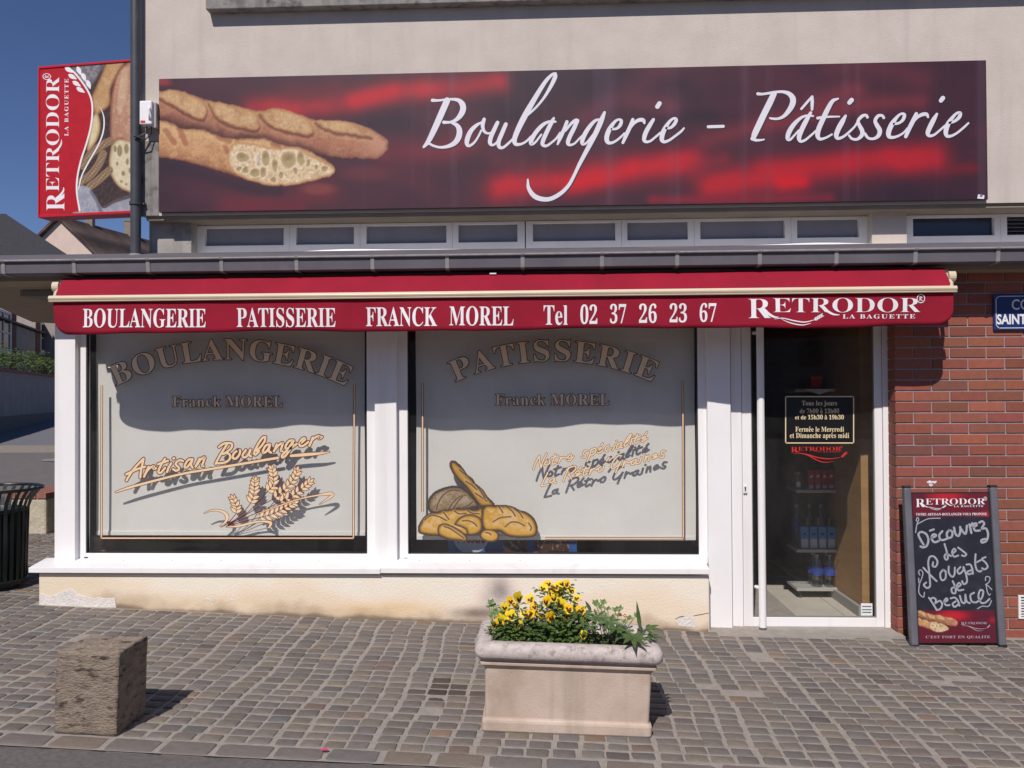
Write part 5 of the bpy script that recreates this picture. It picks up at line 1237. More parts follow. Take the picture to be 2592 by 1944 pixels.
for i in range(5):
    xx = X(2049+i*17, SY, 1210)
    carton(xx, levels[0], .046, .158+.004*(i % 2), .06, redc, palec, ['leftmost', 'second', 'third', 'fourth', 'rightmost'][i]+' of the five small red cartons on the middle shelf', 'red cartons on the shelf', 'juice_carton')
for i in range(5):
    xx = X(2029.5+i*22.8, SY, 1360)
    carton(xx, levels[1], .064, .178, .07, bluec, palec, ['leftmost', 'second', 'third', 'fourth', 'rightmost'][i]+' of the five pale blue cartons on the lower shelf', 'blue cartons on the shelf', 'milk_carton')
plast = glass_mat('bottle_plastic', (.80,.86,.88,1), .08, 2.5)
def bottle(x, y, z, r, h, m_, cap, band, label, grp):
    e = empty('bottle', (x, y, z), label, 'bottle', grp)
    MB().lathe([(r*.9,0),(r,.01),(r,h*.2),(r*.93,h*.23),(r,h*.26),(r,h*.62),(r*.85,h*.72),(r*.4,h*.86),(r*.33,h*.93)], (x, y, z), 16).build('body', m_, e, smooth=True)
    MB().lathe([(r*.4,h*.925),(r*.4,h)], (x, y, z), 12).build('cap', cap, e, smooth=True)
    MB().lathe([(r*1.015,h*.36),(r*1.015,h*.56)], (x, y, z), 16).build('label_band', band, e, smooth=True)
blue_band = mat('blue_band', (.03,.06,.30,1), rough=.4); orange_d = mat('orange_drink', (.50,.24,.02,1), (.42,.2,.02,1), rough=.2); dark_d = mat('dark_drink', (.05,.06,.10,1), rough=.15); cap_m = mat('bottle_cap', (.25,.27,.32,1), rough=.4)
for i, q in enumerate((2075, 2108)): 
    for j in range(2): bottle(X(q, SY, 1450), SY+.075+j*.095, levels[2], .045, .26, plast, cap_m, blue_band, ['left', 'right'][i]+' '+['front', 'rear'][j]+' clear water bottle on the bottom tray', 'water bottles on the bottom tray')
for i, q in enumerate((2033, 2066, 2096)): bottle(X(q, SY, 1300), SY+.19, levels[1], .036, .34, dark_d, cap_m, blue_band, ['left', 'middle', 'right'][i]+' tall dark bottle standing behind the pale blue cartons', 'tall bottles behind the cartons')
for i, q in enumerate((2056, 2084, 2112)): bottle(X(q, SY, 1320), SY+.13, levels[1], .030, .235, orange_d, cap_m, orange_d, ['left', 'middle', 'right'][i]+' orange drink bottle behind the pale blue cartons', 'orange bottles behind the cartons')
jx = X(2026, SY, 1215)
jr = empty('jar', (jx, SY+.08, levels[0]), 'brown jar with white label beside the red cartons', 'jar')
MB().lathe([(.036,0),(.038,.01),(.038,.10),(.028,.12)], (jx, SY+.08, levels[0]), 16).build('body', mat('brown_jar', (.16,.09,.05,1), rough=.2), jr, smooth=True)
MB().lathe([(.03,.12),(.03,.14)], (jx, SY+.08, levels[0]), 16).build('lid', mat('gold_lid', (.3,.22,.1,1), rough=.3), jr); MB().box(jx-.02, jx+.01, SY+.036, SY+.0415, levels[0]+.02, levels[0]+.06).build('label_print', white_ink, jr)
rx = X(2073, SY, 960)
tin = empty('red_tin', (rx, SY+.1, levels[4]), 'bright red tin on a white napkin high on the shelf', 'tin')
MB().box(rx-.045, rx+.045, SY+.05, SY+.14, levels[4]+.002, levels[4]+.11).build('tin', mat('red_tin', (.55,.02,.015,1), rough=.3), tin, bevel=.012)
MB().add([(rx-.12, SY-.004, levels[4]+.0015), (rx, SY-.006, levels[4]-.045), (rx+.12, SY-.004, levels[4]+.0015)], [(0, 1, 2)]).build('napkin', white_ink, tin, fix=False)
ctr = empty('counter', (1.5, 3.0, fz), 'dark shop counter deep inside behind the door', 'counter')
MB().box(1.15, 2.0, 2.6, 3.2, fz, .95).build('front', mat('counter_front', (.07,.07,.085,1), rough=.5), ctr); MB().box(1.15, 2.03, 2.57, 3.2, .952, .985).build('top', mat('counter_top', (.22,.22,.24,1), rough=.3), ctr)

# ================================================================== CHALKBOARD
pa, pb = atg(2326, 1634), atg(2524, 1638)
ABW = float(np.hypot(*(pb-pa)[:2])); ABH = .985
cbx, cby = float((pa[0]+pb[0])/2), float((pa[1]+pb[1])/2)
cb = empty('chalkboard', (cbx, cby, float(gz(cbx))+.002), 'chalkboard with grey side posts leaning against the brick wall', 'chalkboard', rot=(math.radians(-4.5), math.radians(-.2), math.radians(1.0)))
post_m = mat('grey_post', (.14,.14,.16,1), (.115,.115,.135,1), rough=.4, scale=8)
for sg in (-1, 1):
    xc = sg*(ABW/2+.034)
    MB().box(xc-.024, xc+.024, -.022, .03, 0.0, ABH+.055).build('side_post', post_m, cb, local=True, bevel=.012, bseg=3)
    MB().box(xc-.0245, xc+.0245, -.0225, .0305, ABH+.05, ABH+.066).build('post_cap', seal, cb, local=True, bevel=.006)
    MB().box(xc-.0245, xc+.0245, -.0225, .0305, -.004, .012).build('foot_pad', seal, cb, local=True)
MB().box(-ABW/2-.012, ABW/2+.012, -.002, .016, .018, ABH+.02).build('board', mat('black_board_frame', (.012,.012,.013,1), rough=.5), cb, local=True)
MB().add([(-ABW/2, .02, ABH), (ABW/2, .02, ABH), (ABW/2, .165, .012), (-ABW/2, .165, .012), (-ABW/2, .036, ABH), (ABW/2, .036, ABH), (ABW/2, .181, .012), (-ABW/2, .181, .012)], [(0,1,2,3),(4,7,6,5),(0,4,5,1),(1,5,6,2),(2,6,7,3),(3,7,4,0)]).build('rear_panel', MATS['black_board_frame'], cb, local=True)
def ab_uv(px, py):
    v = (1629-py)/383.; xl_, xr_ = 2326-11*v, 2521-13*v; return (px-xl_)/(xr_-xl_), v
def Pab(px, py, l):
    u, v = ab_uv(px, py); return ((u-.5)*ABW, -.0035-l, .022+v*(ABH-.01))
def ab_paint(U, V):
    v = 1-V; z4x = 415+40*V+ (695+10*V)*U; z4y = 165+(1545-165)*V       # crop pixels of the board
    C = np.zeros(U.shape+(3,)); C[:] = np.array((38,40,52))/255.
    C = blend(C, sst(vnoise(U*100, V*190, .05, 51), .4, .75)*.7, (50,52,66)); C = blend(C, sst(vnoise(U*100, V*190, .12, 52), .55, .8)*.3, (66,68,80))
    top = sst(-z4y, -388, -382); r_ = np.zeros_like(C); r_[:] = np.array((112,26,44))/255.
    r_ = blend(r_, sst(1-np.hypot((z4x-720)/260, (z4y-190)/90), 0, .9), (190,34,48)); r_ = blend(r_, sst(vnoise(z4x, z4y, .01, 53), .45, .75)*.6, (84,32,50)); r_ = blend(r_, sst(1-np.hypot((z4x-1080)/120, (z4y-370)/60), 0, .9)*.8, (190,40,52))
    C = C*(1-top)[..., None]+r_*top[..., None]
    bot = sst(z4y, 1246, 1252); r_ = np.zeros_like(C); r_[:] = np.array((104,26,44))/255.
    r_ = blend(r_, sst(1-np.hypot((z4x-760)/230, (z4y-1300)/80), 0, .8), (196,34,50)); r_ = blend(r_, sst(z4x, 950, 1050)*.6, (92,34,52)); r_ = blend(r_, sst(1-np.hypot((z4x-1130)/60, (z4y-1340)/50), 0, .9)*.7, (186,34,50))
    bx = 380+(68+(z4x-445)/.205)*.3255; by = 140+(268+(z4y-1250)/.267)*.3255
    r_ = bread_print(bx, by, r_)
    C = C*(1-bot)[..., None]+r_*bot[..., None]
    return C
print_grid('board_print', lambda u, v, l: ((u-.5)*ABW, -.003-l, .022+(1-v)*(ABH-.01)), 0, 1, 0, 1, .0062, ab_paint, print_matt, cb, local=True)
chalk_m = mat('chalk', (.40,.41,.45,1), (.26,.27,.31,1), rough=.95, scale=120)
CH_ = [[(200,500),(150,410),(120,330),(170,290),(250,330),(280,430),(250,520),(190,545),(150,530)],[(340,385),(400,360),(400,335),(350,340),(335,410),(380,460),(450,440)],[(310,270),(370,250)],[(510,280),(460,340),(470,410),(520,425),(590,400)],
 [(620,260),(580,320),(600,390),(660,370),(670,290),(620,260)],[(700,220),(720,320),(770,360),(800,290),(800,210)],[(800,220),(850,300),(890,320),(910,190)],[(950,170),(980,310)],[(960,210),(1000,150)],[(1030,210),(1070,180),(1050,150),(1015,190),(1040,270),(1120,270)],
 [(1110,140),(1160,120),(1190,160),(1150,240),(1220,240),(1250,340),(1220,440),(1150,470),(1140,430),(1200,410)],
 [(540,490),(570,600),(590,720),(560,750),(535,700),(570,650),(640,690)],[(680,640),(720,600),(690,570),(660,630),(690,700),(760,680)],[(760,550),(850,620),(890,660),(860,690),(820,680)],
 [(190,880),(300,1000),(400,1100)],[(350,790),(340,850),(390,860),(420,780),(370,700),(300,700),(270,790),(280,930),(290,1080),(290,1180),(240,1210),(190,1160),(230,1120)],[(510,910),(460,980),(480,1080),(540,1060),(550,950),(510,910)],
 [(600,860),(600,960),(650,1030),(690,990),(700,880)],[(790,870),(740,930),(770,980),(830,930),(840,870)],[(840,870),(880,1000),(890,1110),(840,1150),(810,1100)],[(890,830),(950,830),(980,900),(990,980)],[(970,920),(900,950),(920,990),(980,970)],
 [(1040,660),(1030,800),(1050,910),(1100,945),(1130,930)],[(1060,790),(1120,760)],[(1200,710),(1140,740),(1200,800),(1230,870),(1180,910),(1140,890)],
 [(660,1100),(700,1200),(700,1290),(650,1290),(640,1220),(710,1190)],[(740,1200),(790,1160),(760,1130),(725,1180),(750,1250),(830,1240)],
 [(270,1370),(340,1480),(390,1570)],[(290,1400),(330,1370),(380,1400),(370,1460)],[(380,1450),(450,1420),(480,1480),(450,1550),(390,1570)],[(520,1440),(570,1410),(550,1380),(515,1430),(540,1490),(600,1490)],
 [(620,1380),(690,1370),(740,1430),(760,1500)],[(700,1430),(650,1470),(680,1520),(740,1480)],[(770,1340),(800,1440),(850,1450),(860,1320)],[(860,1330),(880,1430),(930,1460)],[(1000,1290),(940,1330),(960,1430),(1030,1450)],
 [(1030,1450),(1120,1380),(1150,1270),(1100,1250),(1070,1350),(1110,1450),(1180,1450),(1250,1390)]]
ORN = [[(130,1000),(110,950),(140,915),(180,960),(160,1050),(120,1150),(110,1290),(180,1360),(200,1280)],[(110,1050),(110,1120)],[(125,120),(90,100),(110,50),(130,90),(100,160),(75,300)],[(110,160),(200,110),(300,70),(480,65)],[(1190,1090),(1200,1030),(1260,1040),(1250,1110),(1190,1160)],[(1200,1150),(1210,1250),(1240,1330),(1265,1310)],[(1210,1160),(1290,1240)],[(1050,1550),(1130,1510),(1230,1510),(1280,1420)]]
mm = MB(); T = zoomT(2310, 1300, .15672)
for i, s in enumerate(T(CH_)): ribbon(mm, s, Pab, .0006+.00001*i, 5.4 if i < 11 else 4.6)
for i, s in enumerate(T(ORN)): ribbon(mm, s, Pab, .0006+.00001*i, 2.6)
mm.build('chalk_writing', chalk_m, cb, local=True, fix=False)
zc4 = lambda x, y: (2200+x*.27723, 1200+y*.27723)
def Pab_logo(x0, y0, x1):
    def P(u, v, l):
        k = (x1-x0); px, py = zc4(x0+u*k, y0-v*k*1.15); return Pab(px, py, l)
    return P
logo(Pab_logo(445, 290, 1085), white_ink, cb, local=True, name='header_logo')
logo(Pab_logo(838, 1386, 1075), mat('grey_print', (.36,.32,.36,1)), cb, local=True, name='footer_logo', wide=True, sub=False, reg=False)
def ab_text(nm, s, r, m_):
    P = lambda u, v, l: Pab(*zc4(u, v), l)
    flat_text(nm, s, P, (r[0], r[1], r[3], r[2]), m_, cb, .0008, local=True, space=1.1)
ab_text('header_line', 'VOTRE ARTISAN-BOULANGER VOUS PROPOSE', (445, 1095, 348, 372), white_ink)
ab_text('footer_line', "C'EST FORT EN QUALITE", (512, 1100, 1482, 1512), MATS['grey_print'])

# ================================================================== PLANTER
q0, q1 = atg(1217, 1853), atg(1650, 1869)
pw = float(np.hypot(*(q1-q0)[:2])); pcx = float((q0[0]+q1[0])/2); pfy = float((q0[1]+q1[1])/2)
pz = float(gz(pcx)); PD = .40
pl = empty('stone_planter', (pcx, pfy+PD/2, pz), 'cream cast stone planter trough with rounded rim on the cobbles', 'planter', rot=(0, .032, .012))
stone_m = mat('cast_stone', (.56,.455,.375,1), (.48,.38,.30,1), rough=.9, scale=5, bump=.5, bscale=120, bdist=.005, stain=(.33,.255,.185,1), stain_scale=4.5, stain_lo=.47, stain_hi=.8, streak=(.36,.29,.225,1))
rim_m = mat('cast_stone_rim', (.585,.52,.485,1), (.45,.395,.365,1), rough=.92, scale=22, bump=.6, bscale=150, bdist=.005, stain=(.23,.20,.185,1), stain_scale=26, stain_lo=.50, stain_hi=.72)
def rrect(hx, hy, r, k=5):
    out = []
    for cx_, cy_, a0 in ((hx-r, hy-r, 0), (-hx+r, hy-r, 90), (-hx+r, -hy+r, 180), (hx-r, -hy+r, 270)):
        for i in range(k+1):
            t = math.radians(a0+90*i/k); out.append((cx_+r*math.cos(t), cy_+r*math.sin(t)))
    return out
def stack(secs):
    vs, fs = [], []; n = None
    for (hx, hy, r, z_) in secs:
        l_ = rrect(hx, hy, r); n = len(l_); vs += [(a, b, z_) for a, b in l_]
    for i in range(len(secs)-1): fs += [(i*n+k, i*n+(k+1) % n, (i+1)*n+(k+1) % n, (i+1)*n+k) for k in range(n)]
    return vs, fs, n
hx, hy = pw/2-.006, PD/2-.006
body = [(hx, hy, .02, 0), (hx+.005, hy+.005, .02, .008), (hx+.006, hy+.006, .02, .046), (hx+.003, hy+.003, .02, .056), (hx-.006, hy-.006, .02, .062), (hx-.008, hy-.008, .015, .068), (hx-.002, hy-.002, .015, .30), (hx+.003, hy+.003, .015, .306), (hx+.012, hy+.012, .015, .318), (hx+.020, hy+.020, .015, .322), (hx+.021, hy+.021, .015, .332), (hx+.013, hy+.013, .015, .336), (hx+.012, hy+.012, .015, .348), (hx+.022, hy+.022, .02, .352)]
vs, fs, n = stack(body); fs.append(tuple(range(n-1, -1, -1)))
MB().add(vs, fs).build('body', stone_m, pl, local=True, smooth=False, fix=False)
rim = [(hx+.020, hy+.020, .03, .350), (hx+.036, hy+.036, .04, .354), (hx+.046, hy+.046, .045, .366), (hx+.049, hy+.049, .045, .385), (hx+.046, hy+.046, .045, .404), (hx+.036, hy+.036, .04, .418), (hx+.020, hy+.020, .035, .424), (hx-.018, hy-.018, .03, .426), (hx-.030, hy-.030, .03, .422), (hx-.034, hy-.034, .03, .36)]
vs, fs, n = stack(rim); MB().add(vs, fs).build('rim', rim_m, pl, local=True, smooth=True, fix=False)
soil_m = mat('soil', (.035,.026,.020,1), (.022,.016,.012,1), rough=.98, scale=40, bump=1, bscale=90, bdist=.02)
ns = 14; vs = []
for i in range(ns*2):
    for j in range(ns): vs.append((-(hx-.033)+2*(hx-.033)*i/(ns*2-1), -(hy-.033)+2*(hy-.033)*j/(ns-1), .385+random.uniform(-.006, .010)))
MB().add(vs, [(i*ns+j, (i+1)*ns+j, (i+1)*ns+j+1, i*ns+j+1) for i in range(ns*2-1) for j in range(ns-1)]).build('soil', soil_m, pl, local=True, smooth=True, fix=False)
soilz = pz+.395
# ---- flowers
yel = mat('pansy_yellow', (.82,.56,.012,1), (.78,.42,.008,1), rough=.55, scale=45, spec=.3)
yel2 = mat('pansy_lemon', (.84,.68,.03,1), (.82,.58,.015,1), rough=.55, scale=45, spec=.3)
blot = mat('pansy_blotch', (.035,.006,.004,1), (.07,.012,.006,1), rough=.6, scale=80)
leaf1 = leaf_mat('pansy_leaf', (.12,.19,.045,1), (.075,.13,.032,1)); leaf2 = leaf_mat('hellebore_leaf', (.115,.175,.055,1), (.055,.105,.032,1)); leaf3 = leaf_mat('geranium_leaf', (.16,.25,.06,1), (.11,.18,.045,1))
stem_m = mat('stem', (.10,.16,.05,1), (.07,.11,.04,1), rough=.6, scale=30)
def flower_mesh(seed, ym):
    r = random.Random(seed); mb = MB()
    def petal(cx_, cz_, rx_, rz_, y_, mi, cup=.004, k=10):
        vs = [(cx_, y_, cz_)]
        for i in range(k):
            t = 2*math.pi*i/k; vs.append((cx_+rx_*math.cos(t)*(1+r.uniform(-.06, .06)), y_-cup*(.6+.4*math.sin(t*2+seed)), cz_+rz_*math.sin(t)*(1+r.uniform(-.06, .06))))
        mb.add(vs, [(0, 1+i, 1+(i+1) % k) for i in range(k)], mi)
    R = .0215
    petal(-.42*R, .50*R, .62*R, .60*R, .003, 0, -.002); petal(.42*R, .50*R, .62*R, .60*R, .0036, 0, -.002)
    petal(-.52*R, -.10*R, .56*R, .50*R, .0005, 0); petal(.52*R, -.10*R, .56*R, .50*R, .0001, 0); petal(0, -.52*R, .64*R, .54*R, -.0012, 0)
    petal(-.36*R, -.06*R, .28*R, .24*R, -.0058, 1, .0005); petal(.36*R, -.06*R, .28*R, .24*R, -.0060, 1, .0005); petal(0, -.42*R, .36*R, .27*R, -.0066, 1, .0005)
    petal(0, -.05*R, .10*R, .08*R, -.0078, 0, .0005, 6)
    me = bpy.data.meshes.new('flower'); me.from_pydata(mb.v, [], mb.f); me.materials.append(ym); me.materials.append(blot); me.polygons.foreach_set('material_index', mb.m); me.update(); return me
FM = [flower_mesh(i, yel if i % 2 else yel2) for i in range(6)]
def leaf_poly(mb, p, d, up, L, w, fold=.25, k=5, droop=.15, lobes=0):
    """ovate leaf blade from p along d"""
    d = np.array(d, float); d /= np.linalg.norm(d); up = np.array(up, float); side = np.cross(d, up); side /= np.linalg.norm(side)+1e-9; up = np.cross(side, d)
    p = np.array(p, float); cen, lf, rg = [], [], []
    for i in range(k+1):
        t = i/k; h = w*.5*math.sin(math.pi*min(1, t**.8*.98+.01))*(1 if not lobes else (1+.28*math.sin(t*lobes*math.pi*2)))
        c_ = p+d*L*t-np.array([0, 0, 1])*L*droop*t*t
        cen.append(c_); lf.append(c_+side*h+up*h*fold); rg.append(c_-side*h+up*h*fold)
    n_ = k+1; mb.add(cen+lf+rg, [(i, i+1, n_+i+1, n_+i) for i in range(k)]+[(i, 2*n_+i, 2*n_+i+1, i+1) for i in range(k)])
FL = [(765,200),(830,148),(1000,150),(1075,145),(1130,230),(1212,340),(990,258),(880,275),(905,335),(810,380),(1000,410),(590,350),(430,330),(322,372),(250,455),(400,450),(335,570),(512,550),(578,560),(710,565),(860,590),(1050,560),(1110,592),(1180,490),(1265,500),(1300,580),(120,680),(200,622),(250,640),(450,690),(1300,830),(1100,480),(930,190),(640,455)]
zfl = lambda x, y: (1230+x*.18987, 1450+y*.18987)
GROUPS = {'front left corner pansy': ('yellow pansy plant at the left end of the planter', lambda x, y: x < 470), 'centre left pansy': ('short yellow pansy plant left of the tallest one', lambda x, y: 470 <= x < 735),
          'tall pansy': ('tallest yellow pansy plant in the middle of the planter', lambda x, y: x >= 735 and y < 445), 'right pansy': ('yellow pansy plant between the tallest one and the dark green leaves', lambda x, y: x >= 735 and 445 <= y < 700), 'single pansy': ('lone yellow pansy low at the front rim of the planter', lambda x, y: y >= 700 and x > 1000)}
py_f, py_b = pfy+.05, pfy+PD-.05
for gi, (gn, (lab, test)) in enumerate(GROUPS.items()):
    fl_ = [(x, y) for x, y in FL if test(x, y)]
    pos = []
    for x, y in fl_:
        a_, b_ = zfl(x, y); t = 1-min(1, max(0, (b_-1462)/130)); Yf = py_f+(py_b-py_f)*(.08+.80*t)+random.uniform(-.03, .03); pos.append(at(a_, b_, Yf))
    c_ = np.mean(pos, 0)
    ph = empty('pansy_plant', (c_[0], min(max(c_[1], py_f), py_b), soilz), lab, 'pansy', 'yellow pansy plants in the planter')
    base = ORG[ph]
    stm = MB(); fo = MB()
    for i, p in enumerate(pos):
        o = bpy.data.objects.new('flower', FM[(i+gi) % 6]); o.parent = ph; o.location = tuple(p-base)
        o.rotation_euler = (random.uniform(-.95, .15), random.uniform(-.45, .45), random.uniform(-.95, .95)); s_ = random.uniform(.86, 1.30); o.scale = (s_*random.uniform(.82, 1.05), s_, s_); col.objects.link(o)
        root = np.array([p[0]*.75+base[0]*.25+random.uniform(-.02, .02), min(max(p[1]+random.uniform(-.02, .04), py_f), py_b), soilz])
        mid = (p+root)/2+np.array([random.uniform(-.01, .01), .012, .01])
        stm.tube([root, mid, p+np.array([0, .012, -.004])], .0017, 5)
        for k in range(64 if gn != 'single pansy' else 16):
            t = random.random()**1.1*.95; q = root*(1-t)+p*t+np.array([random.gauss(0, .026), random.gauss(0, .030), random.gauss(0, .012)]); q[1] = min(max(q[1], py_f-.02), py_b+.02); q[2] = max(q[2], soilz+.004)
            th = random.uniform(0, 6.28); L = random.uniform(.016, .036)
            leaf_poly(fo, q, (math.cos(th), math.sin(th)*.8-.25, random.uniform(-.1, .7)), (random.uniform(-.3, .3), -.4, 1), L, L*random.uniform(.38, .6), k=3)
    stm.build('stems', stem_m, ph, fix=False, smooth=True)
    o = fo.build('foliage', leaf1, ph, fix=False); tag(o, kind='stuff')
# low ground cover of small leaves over the soil
gc = empty('seedling_cover', (pcx, pfy+PD/2, soilz), 'low seedlings and small leaves covering the soil of the planter', 'seedlings'); fo = MB()
for k in range(620):
    q = (pcx+random.uniform(-hx+.04, hx-.04), random.uniform(py_f-.01, py_b), soilz+random.uniform(0, .035)); th = random.uniform(0, 6.28); L = random.uniform(.012, .030)
    if q[0] > pcx+.12 and random.random() < .5: continue
    leaf_poly(fo, q, (math.cos(th), math.sin(th)-.2, random.uniform(0, .9)), (random.uniform(-.4, .4), -.3, 1), L, L*.5, k=3)
o = fo.build('small_leaves', leaf1, gc, fix=False); tag(o, kind='stuff')
# hellebore: palmate leaves of long toothed leaflets
def palmate(parent, c, ns_, L, tilt, m_, spread=2.7, a0=0, name='leaf', w=.25):
    mb = MB(); c = np.array(c, float)
    for i in range(ns_):
        th = a0+(-spread/2+spread*i/(ns_-1))
        d = np.array([math.sin(th), -math.cos(th)*math.cos(tilt), -math.cos(th)*math.sin(tilt)*.8]); l_ = L*(1-.28*abs(i-(ns_-1)/2)/((ns_-1)/2))*random.uniform(.9, 1.1)
        leaf_poly(mb, c, d+np.array([0, 0, random.uniform(.05, .3)]), (0, -math.sin(tilt)-.2, math.cos(tilt)), l_, l_*w, k=6, droop=.18, lobes=0)
    root = np.array([c[0]*.8+ORG[parent][0]*.2, min(c[1]+.05, py_b), soilz]); mb.tube([root, (root+c)/2+np.array([0, 0, .01]), c], .0022, 5)
    return mb.build(name, m_, parent, fix=False, smooth=False)
hb_ = empty('hellebore', (pcx+.30, pfy+.2, soilz), 'dark green hellebore with fingered leaves at the right end of the planter', 'hellebore')
for (a_, b_, Yo, n_, L, tl, sp, a0) in ((1602,1612,.02,9,.115,.25,4.6,.0),(1575,1600,.10,7,.10,.6,4.4,.2),(1470,1552,.14,7,.10,.9,5.0,.1),(1512,1562,.16,7,.105,.8,5.2,-.3),(1545,1575,.12,7,.095,.6,5.0,.3),(1635,1592,.14,5,.10,.3,3.0,1.2),(1493,1585,.10,5,.08,.5,4.0,-.6),(1640,1612,.10,5,.085,.2,2.6,1.5),(1560,1590,.05,6,.09,.3,4.5,-.2),(1440,1545,.22,5,.08,1.2,4.0,.0)):
    palmate(hb_, at(a_, b_, pfy+Yo), n_, L*.86, tl, leaf2, sp, a0)
mb = MB(); t0 = at(1622, 1600, pfy+.22); t1 = at(1612, 1528, pfy+.24); leaf_poly(mb, t0, t1-t0, (-.3, -1, .1), float(np.linalg.norm(t1-t0))*1.05, .022, k=6, droop=-.05, lobes=3); mb.build('upright_leaf', leaf2, hb_, fix=False)
mb = MB(); t0 = at(1497, 1550, pfy+.25); t1 = at(1484, 1524, pfy+.25); leaf_poly(mb, t0, t1-t0, (.3, -1, .1), float(np.linalg.norm(t1-t0))*1.2, .018, k=6, droop=.05); mb.build('upright_leaf', leaf2, hb_, fix=False)
def geranium(lab, pts, cpos):
    g_ = empty('geranium', cpos, lab, 'geranium')
    for (a_, b_, Yo, R_) in pts:
        c_ = at(a_, b_, pfy+Yo); mb = MB(); k = 16; tx, ty = random.uniform(-.4, .4), random.uniform(.2, .9); vs = [tuple(c_)]
        for i in range(k):
            t = 2*math.pi*i/k; rr_ = R_*(1+.22*math.cos(5*t+1))*random.uniform(.92, 1.05); x_, y_ = rr_*math.cos(t), rr_*math.sin(t)
            vs.append((c_[0]+x_, c_[1]+y_*math.cos(ty)*.8, c_[2]+y_*math.sin(ty)+x_*tx*.4+.004*math.cos(5*t)))
        mb.add(vs, [(0, 1+i, 1+(i+1) % k) for i in range(k)])
        mb.tube([c_, np.array([c_[0]*.7+cpos[0]*.3, min(c_[1]+.02, py_b), (c_[2]+soilz)/2]), np.array([c_[0]*.4+cpos[0]*.6, min(max(cpos[1], py_f), py_b), soilz])], .0016, 5)
        mb.build('leaf', leaf3, g_, fix=False)
    return g_
g1 = geranium('light green geranium sprigs standing behind the dark hellebore leaves', [(1508,1526,.26,.020),(1527,1523,.27,.017),(1520,1535,.25,.016),(1538,1540,.25,.018),(1558,1542,.26,.020),(1568,1540,.27,.018),(1565,1556,.24,.018),(1592,1563,.24,.019),(1580,1572,.22,.016),(1548,1566,.20,.020),(1612,1556,.25,.016),(1532,1556,.24,.015)], (pcx+.24, pfy+.27, soilz))
mb = MB()
for k in range(7):
    c_ = at(1575+random.uniform(-5, 5), 1556+random.uniform(-5, 5), pfy+.235); leaf_poly(mb, c_, (random.uniform(-1, 1), -.5, random.uniform(-.2, 1)), (0, -1, .3), .014, .006, k=3)
mb.build('red_bloom', mat('red_petal', (.42,.01,.015,1), rough=.6), g1, fix=False)
geranium('small geranium sprig leaning over the left back corner of the planter', [(1243,1524,.30,.020),(1238,1534,.30,.017),(1250,1532,.30,.016),(1252,1548,.28,.022),(1245,1556,.27,.018),(1262,1552,.26,.018),(1272,1545,.26,.016)], (pcx-.36, pfy+.28, soilz))

# ================================================================== STONE BLOCK
b0, b1 = atg(137, 1856), atg(295, 1864)
bwid = float(np.hypot(*(b1-b0)[:2])); bz = float(gz((b0[0]+b1[0])/2)); bd_ = .275
bh = float(at(215, 1651, (b0[1]+b1[1])/2)[2])-bz
rock = mat('rough_granite', (.38,.305,.235,1), (.26,.205,.155,1), rough=.95, scale=16, bump=1.0, bscale=55, bdist=.02, stain=(.075,.06,.045,1), stain_scale=14, stain_lo=.53, stain_hi=.66, stretch=(1,1,2.2))
sb = empty('stone_block', ((b0[0]+b1[0])/2, b0[1]+bd_/2, bz), 'square rough stone block standing at the kerb', 'stone block')
n_ = 18; bm = bmesh.new(); bmesh.ops.create_cube(bm, size=1.0); bmesh.ops.subdivide_edges(bm, edges=bm.edges, cuts=n_, use_grid_fill=True)
cx_, cy_ = (b0[0]+b1[0])/2, b0[1]+bd_/2
for v_ in bm.verts:
    x_, y_, z_ = v_.co; e_ = .5
    rnd = max(0, (abs(x_)+abs(y_)+abs(z_)-1.46))*.16
    k = 1-rnd
    nz1 = float(vnoise(np.array([x_*6+y_*3+9]), np.array([z_*9+y_*4+9]), 1.0, 61, 3)[0])-.5
    nz2 = float(vnoise(np.array([x_*22+7+y_*11]), np.array([z_*30+7+y_*9]), 1.0, 62, 2)[0])-.5
    f_ = 1+.030*nz1+.016*nz2
    v_.co = (x_*k*f_*bwid, y_*k*f_*bd_, (z_*k*(1+.02*nz1)+.5)*bh + (.012*x_ if z_ > .49 else 0))
me = bpy.data.meshes.new('block'); bm.to_mesh(me); bm.free(); me.materials.append(rock); me.polygons.foreach_set('use_smooth', [True]*len(me.polygons))
o = bpy.data.objects.new('block', me); o.parent = sb; col.objects.link(o); ORG[o] = ORG[sb]
sb.rotation_euler = (0, .036, 0)
# fallen petal on the kerb stones
pp = atg(822, 1905); ptl = MB(); leaf_poly(ptl, (pp[0]-.018, pp[1], pp[2]+.012), (1, .1, .05), (0, -.3, 1), .038, .022, k=5, fold=.4)
o = ptl.build('petal', mat('pink_petal', (.45,.04,.12,1), rough=.5), fix=False); tag(o, 'fallen pink petal lying on a kerb stone', 'petal')

